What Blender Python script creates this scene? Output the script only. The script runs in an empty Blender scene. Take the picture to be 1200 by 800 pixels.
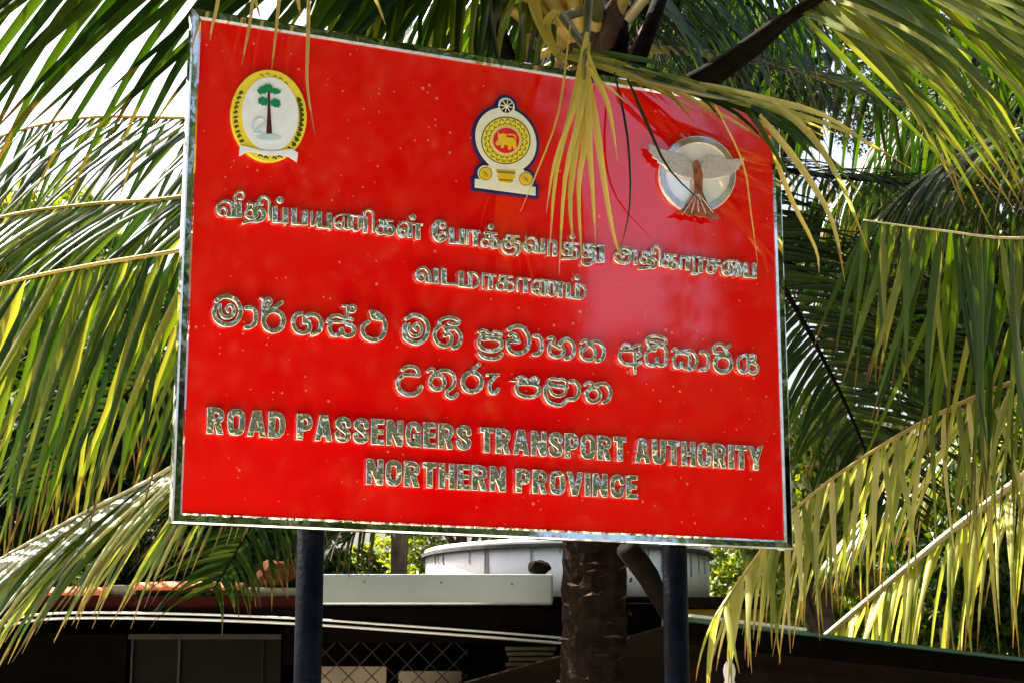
import bpy, bmesh, math, random
import numpy as np
from mathutils import Vector, Matrix, noise as mnoise

# ------------------------------------------------------------------ camera, sky, sun, exposure
SC = bpy.context.scene
COL = SC.collection
CAM_Z, PITCH, FPX = 1.6, math.radians(11.82), 2044.0
cam = bpy.data.cameras.new('camera'); cam.sensor_width = 36.0; cam.lens = 36.0 * FPX / 1200.0
cam.clip_start = 0.05; cam.clip_end = 2000
camo = bpy.data.objects.new('camera', cam); COL.objects.link(camo)
camo.location = (0, 0, CAM_Z); camo.rotation_euler = (math.pi / 2 + PITCH, 0, 0)
SC.camera = camo

SUN_AZ, SUN_EL = math.radians(-62), math.radians(52)      # azimuth from +Y towards +X: from the left, the board's face in shade
world = bpy.data.worlds.new('World'); SC.world = world; world.use_nodes = True
wn = world.node_tree; wn.nodes.clear()
sky = wn.nodes.new('ShaderNodeTexSky'); sky.sky_type = 'NISHITA'; sky.sun_disc = False
sky.sun_elevation = SUN_EL; sky.sun_rotation = SUN_AZ
sky.air_density = 1.0; sky.dust_density = 9.0; sky.ozone_density = 0.3
bg = wn.nodes.new('ShaderNodeBackground'); bg.inputs['Strength'].default_value = 0.08
wo = wn.nodes.new('ShaderNodeOutputWorld')
wn.links.new(sky.outputs[0], bg.inputs[0]); wn.links.new(bg.outputs[0], wo.inputs[0])

sun = bpy.data.lights.new('sun', 'SUN'); sun.energy = 5.0; sun.angle = math.radians(0.53); sun.color = (1.0, 0.95, 0.86)
suno = bpy.data.objects.new('sun', sun); COL.objects.link(suno)
sd = Vector((math.sin(SUN_AZ) * math.cos(SUN_EL), math.cos(SUN_AZ) * math.cos(SUN_EL), math.sin(SUN_EL)))
suno.rotation_euler = sd.to_track_quat('Z', 'Y').to_euler(); suno.location = (0, 0, 30)

vs = SC.view_settings
vs.view_transform = 'Standard'; vs.look = 'None'; vs.gamma = 1.0; vs.use_curve_mapping = False
vs.exposure = 2.4
SC.cycles.max_bounces = 8; SC.cycles.transparent_max_bounces = 8

RND = random.Random(11)

# ------------------------------------------------------------------ pixel helpers
CP, SP = math.cos(PITCH), math.sin(PITCH)
def ray(px, py):
    u = (px - 600) / FPX; v = (400 - py) / FPX
    return Vector((u, CP - v * SP, SP + v * CP))
def P(px, py, y):
    """point seen at pixel (1200x800 photograph) at world depth y"""
    d = ray(px, py); return Vector((0, 0, CAM_Z)) + d * (y / d.y)

# sign plane
SA = math.radians(24.3); SW, SH = 2.4, 1.789
SO = Vector((-0.023, 6.202, CAM_Z + 1.482))
SU = Vector((math.cos(SA), math.sin(SA), 0)); SN = Vector((math.sin(SA), -math.cos(SA), 0)); SV = Vector((0, 0, 1))
def uv(px, py, off=0.0):
    d = ray(px, py); o = SO + SN * off
    t = (o - Vector((0, 0, CAM_Z))).dot(SN) / d.dot(SN)
    h = Vector((0, 0, CAM_Z)) + d * t - o
    return (h.dot(SU), h.dot(SV))
SIGN_MAT = Matrix(((SU.x, SV.x, SN.x, SO.x), (SU.y, SV.y, SN.y, SO.y), (SU.z, SV.z, SN.z, SO.z), (0, 0, 0, 1)))

# ------------------------------------------------------------------ object helpers
def link(o, parent=None):
    COL.objects.link(o)
    if parent is not None: o.parent = parent
    return o
def thing(name, label, cat, loc=(0, 0, 0), group=None):
    o = bpy.data.objects.new(name, None); o.location = loc; o.empty_display_size = 0.1
    COL.objects.link(o); tag(o, label, cat, group)
    return o
def tag(o, label, cat, group=None):
    o['label'] = label; o['category'] = cat
    if group: o['group'] = group
    return o
def mesh(name, verts, faces, mat, parent=None, smooth=False, attr=None):
    """verts in world space; the parent (an Empty or mesh at an unrotated place) is subtracted"""
    off = origin(parent)
    me = bpy.data.meshes.new(name)
    me.from_pydata([(v[0] - off.x, v[1] - off.y, v[2] - off.z) for v in verts], [], faces)
    if smooth: me.shade_smooth()
    if mat: me.materials.append(mat)
    if attr is not None:
        a = me.attributes.new('tone', 'FLOAT_VECTOR', 'POINT')
        a.data.foreach_set('vector', np.asarray(attr, dtype=np.float32).ravel())
    me.update()
    return link(bpy.data.objects.new(name, me), parent)
def origin(p):
    o = Vector((0, 0, 0))
    while p is not None:
        o += p.location; p = p.parent
    return o
class MB:
    def __init__(s): s.v = []; s.f = []
    def quadbox(s, c, ax, ay, az):
        b = len(s.v); c, ax, ay, az = map(Vector, (c, ax, ay, az))
        for k in (-1, 1):
            for j in (-1, 1):
                for i in (-1, 1): s.v.append(tuple(c + ax * i + ay * j + az * k))
        for f in ((0, 2, 3, 1), (4, 5, 7, 6), (0, 1, 5, 4), (2, 6, 7, 3), (0, 4, 6, 2), (1, 3, 7, 5)):
            s.f.append(tuple(b + i for i in f))
        return s
    def box(s, lo, hi):
        lo = Vector(lo); hi = Vector(hi); h = (hi - lo) / 2
        return s.quadbox((lo + hi) / 2, (h.x, 0, 0), (0, h.y, 0), (0, 0, h.z))
    def tube(s, pts, rad, n=8, cap=True, flat=1.0):
        pts = [Vector(p) for p in pts]; b = len(s.v); m = len(pts)
        ref = Vector((0, 0, 1))
        for i, p in enumerate(pts):
            t = (pts[min(i + 1, m - 1)] - pts[max(i - 1, 0)]).normalized()
            a = t.cross(ref)
            if a.length < 1e-3: a = t.cross(Vector((0, 1, 0)))
            a.normalize(); c = a.cross(t).normalized()
            r = rad[i] if hasattr(rad, '__len__') else rad
            for k in range(n):
                q = 2 * math.pi * k / n
                s.v.append(tuple(p + a * math.cos(q) * r + c * math.sin(q) * r * flat))
        for i in range(m - 1):
            for k in range(n):
                k2 = (k + 1) % n
                s.f.append((b + i * n + k, b + i * n + k2, b + (i + 1) * n + k2, b + (i + 1) * n + k))
        if cap:
            s.f.append(tuple(b + k for k in reversed(range(n)))); s.f.append(tuple(b + (m - 1) * n + k for k in range(n)))
        return s
    def lathe(s, c, prof, n=24):
        b = len(s.v)
        for r, z in prof:
            for k in range(n):
                q = 2 * math.pi * k / n; s.v.append((c[0] + r * math.cos(q), c[1] + r * math.sin(q), c[2] + z))
        for i in range(len(prof) - 1):
            for k in range(n):
                k2 = (k + 1) % n; s.f.append((b + i * n + k, b + i * n + k2, b + (i + 1) * n + k2, b + (i + 1) * n + k))
        s.f.append(tuple(b + k for k in reversed(range(n)))); s.f.append(tuple(b + (len(prof) - 1) * n + k for k in range(n)))
        return s
    def build(s, name, mat, parent=None, smooth=False, bevel=0):
        o = mesh(name, s.v, s.f, mat, parent, smooth)
        if bevel:
            md = o.modifiers.new('bevel', 'BEVEL'); md.width = bevel; md.segments = 2; md.limit_method = 'ANGLE'
        return o
def crom(pts, n=8):
    """Catmull-Rom through points (any dimension), numpy"""
    p = np.asarray(pts, float)
    if len(p) < 3:
        t = np.linspace(0, 1, n + 1)[:, None]; return p[0] * (1 - t) + p[1] * t
    q = np.vstack([2 * p[0] - p[1], p, 2 * p[-1] - p[-2]]); out = []
    t = np.linspace(0, 1, n, endpoint=False)[:, None]
    for i in range(1, len(q) - 2):
        a, b, c, d = q[i - 1], q[i], q[i + 1], q[i + 2]
        out.append(0.5 * (2 * b + (c - a) * t + (2 * a - 5 * b + 4 * c - d) * t ** 2 + (3 * b - a - 3 * c + d) * t ** 3))
    out.append(p[-1:]); return np.vstack(out)

# ------------------------------------------------------------------ materials
class NT:
    def __init__(s, name):
        s.m = bpy.data.materials.new(name); s.m.use_nodes = True; s.t = s.m.node_tree
        s.b = s.t.nodes['Principled BSDF']; s.out = s.t.nodes['Material Output']
    def n(s, typ, **kw):
        nd = s.t.nodes.new(typ)
        for k, v in kw.items():
            if k in nd.inputs.keys(): nd.inputs[k].default_value = v
            else: setattr(nd, k, v)
        return nd
    def l(s, a, b): s.t.links.new(a, b)
    def ramp(s, fac, stops):
        r = s.t.nodes.new('ShaderNodeValToRGB'); e = r.color_ramp.elements
        while len(e) < len(stops): e.new(0.5)
        for k, (p, c) in enumerate(stops): e[k].position = p; e[k].color = (*c, 1) if len(c) == 3 else c
        s.l(fac, r.inputs[0]); return r.outputs[0]
    def set(s, **kw):
        for k, v in kw.items():
            key = k.replace('_', ' ')
            s.b.inputs[key].default_value = (*v, 1) if isinstance(v, tuple) and len(v) == 3 else v
        return s
def plain(name, col, rough=0.6, metal=0.0, var=0.25, scale=8.0, bump=0.0, bscale=40.0, spec=0.5):
    """base colour broken up by noise, optional fine relief"""
    k = NT(name); tc = k.n('ShaderNodeTexCoord')
    nz = k.n('ShaderNodeTexNoise', Scale=scale, Detail=6.0, Roughness=0.65); k.l(tc.outputs['Object'], nz.inputs['Vector'])
    lo = tuple(c * (1 - var) for c in col); hi = tuple(min(1, c * (1 + var)) for c in col)
    k.l(k.ramp(nz.outputs['Fac'], [(0.3, lo), (0.7, hi)]), k.b.inputs['Base Color'])
    k.set(Roughness=rough, Metallic=metal); k.b.inputs['Specular IOR Level'].default_value = spec
    if bump:
        n2 = k.n('ShaderNodeTexNoise', Scale=bscale, Detail=5.0); k.l(tc.outputs['Object'], n2.inputs['Vector'])
        bp = k.n('ShaderNodeBump', Strength=bump, Distance=0.01); k.l(n2.outputs['Fac'], bp.inputs['Height']); k.l(bp.outputs[0], k.b.inputs['Normal'])
    return k.m
def leafmat(name, stops, tip, trans=0.4, rough=0.38, tipstart=0.72, spec=0.5):
    """tone.x random per leaf, tone.y along the leaf"""
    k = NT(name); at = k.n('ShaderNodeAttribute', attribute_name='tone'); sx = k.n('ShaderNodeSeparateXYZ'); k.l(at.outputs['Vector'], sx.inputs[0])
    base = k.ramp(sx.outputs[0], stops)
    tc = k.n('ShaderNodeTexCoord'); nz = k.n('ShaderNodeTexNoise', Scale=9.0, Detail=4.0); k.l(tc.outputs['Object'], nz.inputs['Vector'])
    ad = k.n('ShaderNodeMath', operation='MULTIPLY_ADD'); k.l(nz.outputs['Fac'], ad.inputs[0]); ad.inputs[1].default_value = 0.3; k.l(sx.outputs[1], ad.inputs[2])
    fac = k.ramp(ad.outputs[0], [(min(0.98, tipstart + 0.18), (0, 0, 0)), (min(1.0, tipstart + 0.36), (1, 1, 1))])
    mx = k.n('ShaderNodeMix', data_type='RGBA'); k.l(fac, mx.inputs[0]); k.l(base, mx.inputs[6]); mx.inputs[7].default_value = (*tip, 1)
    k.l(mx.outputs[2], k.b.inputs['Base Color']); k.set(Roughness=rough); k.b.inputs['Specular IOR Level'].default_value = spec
    tr = k.n('ShaderNodeBsdfTranslucent'); hs = k.n('ShaderNodeHueSaturation', Saturation=1.15, Value=1.5); k.l(mx.outputs[2], hs.inputs['Color']); k.l(hs.outputs[0], tr.inputs['Color'])
    ms = k.n('ShaderNodeMixShader'); ms.inputs[0].default_value = trans
    k.l(k.b.outputs[0], ms.inputs[1]); k.l(tr.outputs[0], ms.inputs[2]); k.l(ms.outputs[0], k.out.inputs['Surface'])
    return k.m

def red_material():
    k = NT('red_enamel'); tc = k.n('ShaderNodeTexCoord')
    # splashed dried droplets, clustered
    vo = k.n('ShaderNodeTexVoronoi', Scale=36.0, Randomness=1.0); k.l(tc.outputs['Object'], vo.inputs['Vector'])
    sz = k.n('ShaderNodeTexNoise', Scale=5.0, Detail=2.0); k.l(tc.outputs['Object'], sz.inputs['Vector'])
    sepc = k.n('ShaderNodeSeparateColor'); k.l(vo.outputs['Color'], sepc.inputs[0])
    th = k.n('ShaderNodeMath', operation='MULTIPLY'); k.l(sepc.outputs[0], th.inputs[0]); k.l(sz.outputs['Fac'], th.inputs[1])
    th2 = k.n('ShaderNodeMath', operation='MULTIPLY_ADD'); k.l(th.outputs[0], th2.inputs[0]); th2.inputs[1].default_value = 0.55; th2.inputs[2].default_value = -0.10
    sub = k.n('ShaderNodeMath', operation='SUBTRACT'); k.l(th2.outputs[0], sub.inputs[0]); k.l(vo.outputs['Distance'], sub.inputs[1])
    dot = k.ramp(sub.outputs[0], [(0.0, (0, 0, 0)), (0.05, (1, 1, 1))])
    nz = k.n('ShaderNodeTexNoise', Scale=3.0, Detail=8.0, Roughness=0.6); k.l(tc.outputs['Object'], nz.inputs['Vector'])
    base = k.ramp(nz.outputs['Fac'], [(0.3, (0.72, 0.0012, 0.0022)), (0.75, (0.78, 0.002, 0.003))])
    dk = k.n('ShaderNodeMath', operation='MULTIPLY'); k.l(dot, dk.inputs[0]); dk.inputs[1].default_value = 0.34
    mx = k.n('ShaderNodeMix', data_type='RGBA'); k.l(dk.outputs[0], mx.inputs[0]); k.l(base, mx.inputs[6]); mx.inputs[7].default_value = (0.75, 0.5, 0.42, 1)
    k.l(mx.outputs[2], k.b.inputs['Base Color'])
    rr = k.ramp(nz.outputs['Fac'], [(0.3, (0.03, 0.03, 0.03)), (0.8, (0.075, 0.075, 0.075))]); k.l(rr, k.b.inputs['Roughness'])
    k.b.inputs['IOR'].default_value = 1.85
    wv = k.n('ShaderNodeTexNoise', Scale=2.2, Detail=1.0); k.l(tc.outputs['Object'], wv.inputs['Vector'])
    bp = k.n('ShaderNodeBump', Strength=0.035, Distance=0.02); k.l(wv.outputs['Fac'], bp.inputs['Height']); k.l(bp.outputs[0], k.b.inputs['Normal'])
    return k.m
def chrome(name, col=(0.80, 0.78, 0.70), rough=0.05, wob=0.35, scale=16.0, stain=(0.30, 0.24, 0.15), metal=1.0):
    k = NT(name); tc = k.n('ShaderNodeTexCoord')
    nz = k.n('ShaderNodeTexNoise', Scale=scale, Detail=2.0); k.l(tc.outputs['Object'], nz.inputs['Vector'])
    bp = k.n('ShaderNodeBump', Strength=wob, Distance=0.010); k.l(nz.outputs['Fac'], bp.inputs['Height']); k.l(bp.outputs[0], k.b.inputs['Normal'])
    n2 = k.n('ShaderNodeTexNoise', Scale=45.0, Detail=6.0, Roughness=0.7); k.l(tc.outputs['Object'], n2.inputs['Vector'])
    k.l(k.ramp(n2.outputs['Fac'], [(0.34, stain), (0.5, col)]), k.b.inputs['Base Color'])
    k.set(Metallic=metal, Roughness=rough); return k.m

M = {}
M['red'] = red_material()
M['chrome'] = chrome('chrome_letter', (1.0, 0.96, 0.82), 0.05, 1.0, 25.0, (0.92, 0.86, 0.68), 0.92)
M['frame'] = chrome('steel_frame', (0.82, 0.83, 0.80), 0.04, 0.12, 9.0, (0.6, 0.58, 0.5))
M['emb_chrome'] = chrome('cast_chrome', (0.95, 0.90, 0.84), 0.22, 0.08, 9.0, (0.8, 0.68, 0.58))
M['emb_disc'] = plain('mirrored_sky_disc', (0.92, 0.91, 0.92), 0.06, 0.25, 0.03, 6)  # white base colour stands in for the sky mirrored in the chrome
M['emb_bird'] = plain('copper_bird', (0.36, 0.11, 0.045), 0.3, 0.4, 0.7, 40, 0.4, 120)
M['emb_wing'] = plain('silver_wing', (0.84, 0.72, 0.66), 0.18, 0.6, 0.2, 60, 0.4, 150)
M['blue_post'] = plain('blue_post_paint', (0.0008, 0.0018, 0.005), 0.4, 0, 0.7, 14, 0.4, 60, 0.06)
M['back'] = plain('board_back', (0.12, 0.12, 0.12), 0.6)
for nm, c in dict(yellow=(0.84, 0.68, 0.05), white=(0.80, 0.83, 0.92), paleblue=(0.5, 0.66, 0.78), green=(0.01, 0.24, 0.09), bark=(0.07, 0.02, 0.02),
                  inkgreen=(0.06, 0.07, 0.005), navy=(0.012, 0.012, 0.09), cream=(0.80, 0.78, 0.62), olive=(0.22, 0.2, 0.02), gold=(0.78, 0.52, 0.02),
                  scarlet=(0.7, 0.02, 0.012), ink=(0.012, 0.014, 0.02), pink=(0.8, 0.5, 0.42)).items():
    M[nm] = plain('print_' + nm, c, 0.25, 0, 0.06, 30)
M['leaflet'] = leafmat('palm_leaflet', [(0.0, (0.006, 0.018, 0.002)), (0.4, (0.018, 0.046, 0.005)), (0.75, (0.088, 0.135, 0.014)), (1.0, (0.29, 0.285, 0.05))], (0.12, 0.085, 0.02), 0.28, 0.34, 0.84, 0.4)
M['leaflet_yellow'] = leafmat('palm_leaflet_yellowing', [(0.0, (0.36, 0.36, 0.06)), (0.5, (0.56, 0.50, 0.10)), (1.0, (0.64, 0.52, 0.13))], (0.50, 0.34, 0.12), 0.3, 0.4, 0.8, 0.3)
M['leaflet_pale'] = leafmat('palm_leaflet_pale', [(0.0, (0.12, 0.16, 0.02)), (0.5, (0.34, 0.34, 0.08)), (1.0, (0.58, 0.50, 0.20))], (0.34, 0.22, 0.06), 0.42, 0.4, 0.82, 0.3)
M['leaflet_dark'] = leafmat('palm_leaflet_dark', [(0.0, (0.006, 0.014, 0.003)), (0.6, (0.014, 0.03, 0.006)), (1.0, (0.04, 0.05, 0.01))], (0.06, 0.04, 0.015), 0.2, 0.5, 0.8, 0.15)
M['rachis'] = plain('palm_rachis', (0.42, 0.29, 0.06), 0.45, 0, 0.35, 6)
M['rachis_pale'] = plain('palm_rachis_pale', (0.50, 0.44, 0.22), 0.5, 0, 0.25, 6)
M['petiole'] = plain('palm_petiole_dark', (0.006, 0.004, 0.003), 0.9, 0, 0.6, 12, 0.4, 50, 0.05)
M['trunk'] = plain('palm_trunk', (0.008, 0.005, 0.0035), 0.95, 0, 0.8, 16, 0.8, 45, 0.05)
M['bark_dark'] = plain('bark_flake', (0.018, 0.009, 0.005), 0.9, 0, 0.6, 30, 0.6, 90, 0.1)
M['fibre'] = plain('palm_fibre', (0.05, 0.025, 0.010), 0.9, 0, 0.6, 30, 0.8, 90)
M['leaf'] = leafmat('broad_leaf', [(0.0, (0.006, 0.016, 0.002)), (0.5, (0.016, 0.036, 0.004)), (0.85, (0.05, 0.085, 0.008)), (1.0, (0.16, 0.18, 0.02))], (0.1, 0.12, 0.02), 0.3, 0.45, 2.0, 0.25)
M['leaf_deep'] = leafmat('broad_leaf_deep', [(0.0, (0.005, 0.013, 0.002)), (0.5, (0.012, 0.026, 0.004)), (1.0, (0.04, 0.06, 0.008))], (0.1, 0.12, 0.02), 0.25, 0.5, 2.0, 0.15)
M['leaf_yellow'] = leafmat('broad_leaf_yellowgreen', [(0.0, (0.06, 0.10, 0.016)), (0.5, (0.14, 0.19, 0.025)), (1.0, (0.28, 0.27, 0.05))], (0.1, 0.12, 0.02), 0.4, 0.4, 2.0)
M['bark'] = M['bark']
M['wood'] = plain('tree_bark', (0.10, 0.07, 0.05), 0.9, 0, 0.5, 10, 0.6, 30)
M['dirt'] = plain('ground_earth_grass', (0.085, 0.085, 0.04), 0.95, 0, 0.3, 0.6, 0.4, 8)
M['bounce'] = plain('bounce_patch_pale', (0.55, 0.50, 0.42), 0.9, 0, 0.2, 1.2, 0.3, 20)  # pale so the added ground patch bounces sun onto the board
M['asphalt'] = plain('road_asphalt', (0.055, 0.055, 0.057), 0.85, 0, 0.3, 3, 0.4, 60)
M['paint'] = plain('road_paint', (0.75, 0.75, 0.72), 0.7, 0, 0.15, 4)
M['clay'] = plain('clay_tile', (0.50, 0.12, 0.035), 0.75, 0, 0.35, 14, 0.3, 60)
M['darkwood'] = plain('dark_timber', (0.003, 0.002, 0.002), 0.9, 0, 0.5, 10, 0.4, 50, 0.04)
M['maroon'] = plain('maroon_canvas', (0.03, 0.004, 0.003), 0.85, 0, 0.4, 6, 0, 40, 0.08)
M['greyboard'] = plain('grey_board', (0.16, 0.16, 0.10), 0.7, 0, 0.3, 12)
M['zinc'] = plain('zinc_sheet', (0.40, 0.45, 0.46), 0.25, 0.6, 0.06, 3)
M['rail'] = plain('pale_rail', (0.75, 0.74, 0.72), 0.3, 0.3, 0.08, 5)
M['pane'] = plain('olive_pane', (0.004, 0.003, 0.0008), 0.6, 0, 0.6, 3, 0, 40, 0.1)
M['winframe'] = plain('window_frame', (0.03, 0.026, 0.022), 0.5, 0, 0.3, 12, 0, 40, 0.2)
M['beige'] = plain('beige_wall', (0.24, 0.18, 0.13), 0.8, 0, 0.2, 5)
M['wire'] = plain('dark_wire', (0.02, 0.02, 0.022), 0.5, 0.5)
M['plank'] = plain('old_plank', (0.09, 0.075, 0.035), 0.7, 0, 0.4, 18, 0.4, 60)
M['whitewash'] = plain('whitewashed_tank', (0.86, 0.86, 0.85), 0.7, 0, 0.1, 3, 0.2, 30)
M['rachis_green'] = plain('palm_rachis_green', (0.11, 0.11, 0.03), 0.5, 0, 0.4, 9)
M['runs'] = plain('tank_runs', (0.30, 0.30, 0.29), 0.8, 0, 0.4, 10)
M['grime'] = plain('tank_grime', (0.05, 0.05, 0.05), 0.8, 0, 0.5, 10)
M['ochre'] = plain('ochre_wall', (0.34, 0.25, 0.06), 0.8, 0, 0.25, 4)
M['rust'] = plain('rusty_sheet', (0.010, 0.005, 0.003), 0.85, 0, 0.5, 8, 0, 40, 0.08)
M['greenedge'] = plain('green_edge', (0.03, 0.10, 0.06), 0.4, 0, 0.3, 8)
M['ceramic'] = plain('white_ceramic', (0.78, 0.75, 0.68), 0.3, 0, 0.12, 20)
M['husk'] = plain('coconut_husk', (0.07, 0.026, 0.010), 0.95, 0, 0.7, 14, 0.8, 60, 0.05)
M['concrete'] = plain('concrete', (0.32, 0.31, 0.29), 0.85, 0, 0.2, 4, 0.3, 40)

# ------------------------------------------------------------------ setting: ground and road
def struct(o): o['kind'] = 'structure'; return o
struct(mesh('ground', [(-300, -300, 0), (300, -300, 0), (300, 300, 0), (-300, 300, 0)], [(0, 1, 2, 3)], M['dirt']))
struct(mesh('bounce_patch', [(-6, 2.2, 0.004), (6, 2.2, 0.004), (6, 7.0, 0.004), (-6, 7.0, 0.004)], [(0, 1, 2, 3)], M['bounce']))  # unseen bright patch, added to light the board's lower part from below
struct(mesh('road', [(-120, -9, 0.004), (120, -9, 0.004), (120, -2.2, 0.004), (-120, -2.2, 0.004)], [(0, 1, 2, 3)], M['asphalt']))

# ------------------------------------------------------------------ the sign board
SIGN_BASE = Vector((SO.x, SO.y, 0))
sign = thing('sign_board', 'big glossy red sign board with raised chrome lettering and three emblems on two posts', 'sign', SIGN_BASE)
def on_sign(o):
    """an object whose mesh is written in board coordinates (u, v, out)"""
    o.parent = sign; o.matrix_local = Matrix.Translation(-SIGN_BASE) @ SIGN_MAT; return o
def sub_of(o, parent): COL.objects.link(o); o.parent = parent; return o
def board_box(name, u0, u1, v0, v1, w0, w1, mat, bevel=0.0):
    me = bpy.data.meshes.new(name); b = MB(); b.box((u0, v0, w0), (u1, v1, w1)); me.from_pydata(b.v, [], b.f); me.materials.append(mat)
    o = bpy.data.objects.new(name, me); COL.objects.link(o); on_sign(o)
    if bevel:
        md = o.modifiers.new('bevel', 'BEVEL'); md.width = bevel; md.segments = 2
    return o
FW = 0.035
hu, hv = SW / 2, SH / 2
board_box('panel', -hu + FW - .004, hu - FW + .004, -hv + FW - .004, hv - FW + .004, -0.012, 0.0, M['red'])
board_box('back_panel', -hu + .01, hu - .01, -hv + .01, hv - .01, -0.035, -0.0125, M['back'])
def rail(a, b, out):
    """mitred frame rail, sloping inwards to the panel"""
    a, b = Vector(a), Vector(b); t = (b - a).normalized(); n = Vector((-t.y, t.x)) * 1.0   # n points inwards (counter-clockwise order)
    L = []
    for q, s in ((a, 1), (b, -1)):
        for d, w in ((0, -0.03), (0, 0.010), (0.006, 0.014), (FW - 0.008, 0.011), (FW, 0.004), (FW, -0.03)):
            pt = q + t * (d * s) + n * d; L.append((pt.x, pt.y, w))
    F = [(i, (i + 1) % 6, 6 + (i + 1) % 6, 6 + i) for i in range(6)] + [tuple(range(5, -1, -1)), tuple(range(6, 12))]
    me = bpy.data.meshes.new('frame_rail'); me.from_pydata(L, [], F); me.materials.append(M['frame'])
    o = bpy.data.objects.new('frame_rail', me); COL.objects.link(o); on_sign(o)
cs = [(-hu, -hv), (hu, -hv), (hu, hv), (-hu, hv)]
for i in range(4): rail(cs[i], cs[(i + 1) % 4], 0)
for px in (362.5, 791.5):
    u = uv(px, 700, -0.085)[0]; c = SO + SU * u - SN * 0.085
    b = MB(); b.tube([(c.x, c.y, 0), (c.x, c.y, SO.z - hv + 1.2)], 0.047, 24); po = b.build('post', M['blue_post'], sign, True)
    for dz in (0.12, 1.1):
        b = MB(); z = SO.z - hv + dz; cc = Vector((c.x, c.y, z)) + SN * 0.024
        b.quadbox(cc, SU * 0.09, SN * 0.024, Vector((0, 0, 0.02))); b.build('bracket', M['blue_post'], po)

# --- raised shapes from strokes: distance field -> outline -> bevelled solid
def contours(D, x0, y0, h):
    """marching squares of D (rows y, cols x) at 0, inside negative"""
    ins = D < 0; ny, nx = D.shape
    code = ins[:-1, :-1] * 1 + ins[:-1, 1:] * 2 + ins[1:, 1:] * 4 + ins[1:, :-1] * 8
    seg = {}
    T = {1: [(3, 0)], 2: [(0, 1)], 3: [(3, 1)], 4: [(1, 2)], 5: [(3, 0), (1, 2)], 6: [(0, 2)], 7: [(3, 2)], 8: [(2, 3)], 9: [(2, 0)], 10: [(0, 1), (2, 3)], 11: [(2, 1)], 12: [(1, 3)], 13: [(1, 0)], 14: [(0, 3)]}
    def ek(j, i, e): return ((j, i, 'h'), (j, i + 1, 'v'), (j + 1, i, 'h'), (j, i, 'v'))[e]
    for j, i in zip(*np.nonzero((code > 0) & (code < 15))):
        for a, b in T[int(code[j, i])]: seg[ek(j, i, a)] = ek(j, i, b)
    def pos(k):
        j, i, o = k
        if o == 'h': a, b = D[j, i], D[j, i + 1]; t = a / (a - b); return (x0 + (i + t) * h, y0 + j * h)
        a, b = D[j, i], D[j + 1, i]; t = a / (a - b); return (x0 + i * h, y0 + (j + t) * h)
    loops = []
    while seg:
        s0, nxt = seg.popitem(); lp = [s0]
        while nxt != s0 and nxt in seg: lp.append(nxt); nxt = seg.pop(nxt)
        if len(lp) > 6: loops.append([pos(k) for k in lp])
    return loops
def simplify(lp, tol):
    p = np.array(lp)
    def dp(a, b):
        if b <= a + 1: return []
        s, e = p[a], p[b]; d = e - s; L = np.hypot(*d) + 1e-12
        q = p[a + 1:b] - s; dist = np.abs(q[:, 0] * d[1] - q[:, 1] * d[0]) / L
        k = int(dist.argmax())
        if dist[k] < tol: return []
        k += a + 1; return dp(a, k) + [k] + dp(k, b)
    m = len(p); h = m // 2
    idx = [0] + dp(0, h) + [h] + dp(h, m - 1)
    return p[idx]
def solid_from_loops(name, loops, mat, w0, w1, bev, off=None):
    cu = bpy.data.curves.new(name, 'CURVE'); cu.dimensions = '2D'; cu.fill_mode = 'BOTH'
    cu.extrude = max(1e-4, (w1 - w0) / 2 - bev); cu.bevel_depth = bev; cu.offset = -bev * 0.85 if off is None else off; cu.bevel_resolution = 1
    for lp in loops:
        sp = cu.splines.new('POLY'); sp.points.add(len(lp) - 1); sp.use_cyclic_u = True
        sp.points.foreach_set('co', np.c_[lp, np.zeros(len(lp)), np.ones(len(lp))].ravel())
    tmp = bpy.data.objects.new(name, cu); me = bpy.data.meshes.new_from_object(tmp)
    bpy.data.objects.remove(tmp); bpy.data.curves.remove(cu)
    me.transform(Matrix.Translation((0, 0, (w0 + w1) / 2))); me.materials.clear(); me.materials.append(mat); me.name = name
    for p in me.polygons: p.material_index = 0
    return me
def outline(segs, h, clip=None, inset=0.0):
    A = np.array([s[0] for s in segs]); B = np.array([s[1] for s in segs])
    rm = max(A[:, 2].max(), B[:, 2].max()) + 0.006
    x0, x1 = min(A[:, 0].min(), B[:, 0].min()) - rm, max(A[:, 0].max(), B[:, 0].max()) + rm
    y0, y1 = min(A[:, 1].min(), B[:, 1].min()) - rm, max(A[:, 1].max(), B[:, 1].max()) + rm
    X, Y = np.meshgrid(np.arange(x0, x1, h), np.arange(y0, y1, h)); D = np.full(X.shape, 1.0)
    for a, b, butt in segs:
        d = b[:2] - a[:2]; L2 = max(d @ d, 1e-12); t = ((X - a[0]) * d[0] + (Y - a[1]) * d[1]) / L2
        if butt:
            L = math.sqrt(L2); along = np.maximum(-t, t - 1) * L
            perp = np.abs((X - a[0]) * d[1] - (Y - a[1]) * d[0]) / L - a[2]
            ds = np.maximum(along, perp)
        else:
            t = np.clip(t, 0, 1); ds = np.hypot(X - a[0] - t * d[0], Y - a[1] - t * d[1]) - (a[2] + t * (b[2] - a[2]))
        D = np.minimum(D, ds)
    if clip: D = np.maximum(D, np.maximum(clip[0] - Y, Y - clip[1]))
    loops = [simplify(l, 0.00028) for l in contours(D + inset, x0, y0, h)]
    return [l for l in loops if len(l) > 3]
LET_D = 0.018
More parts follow.
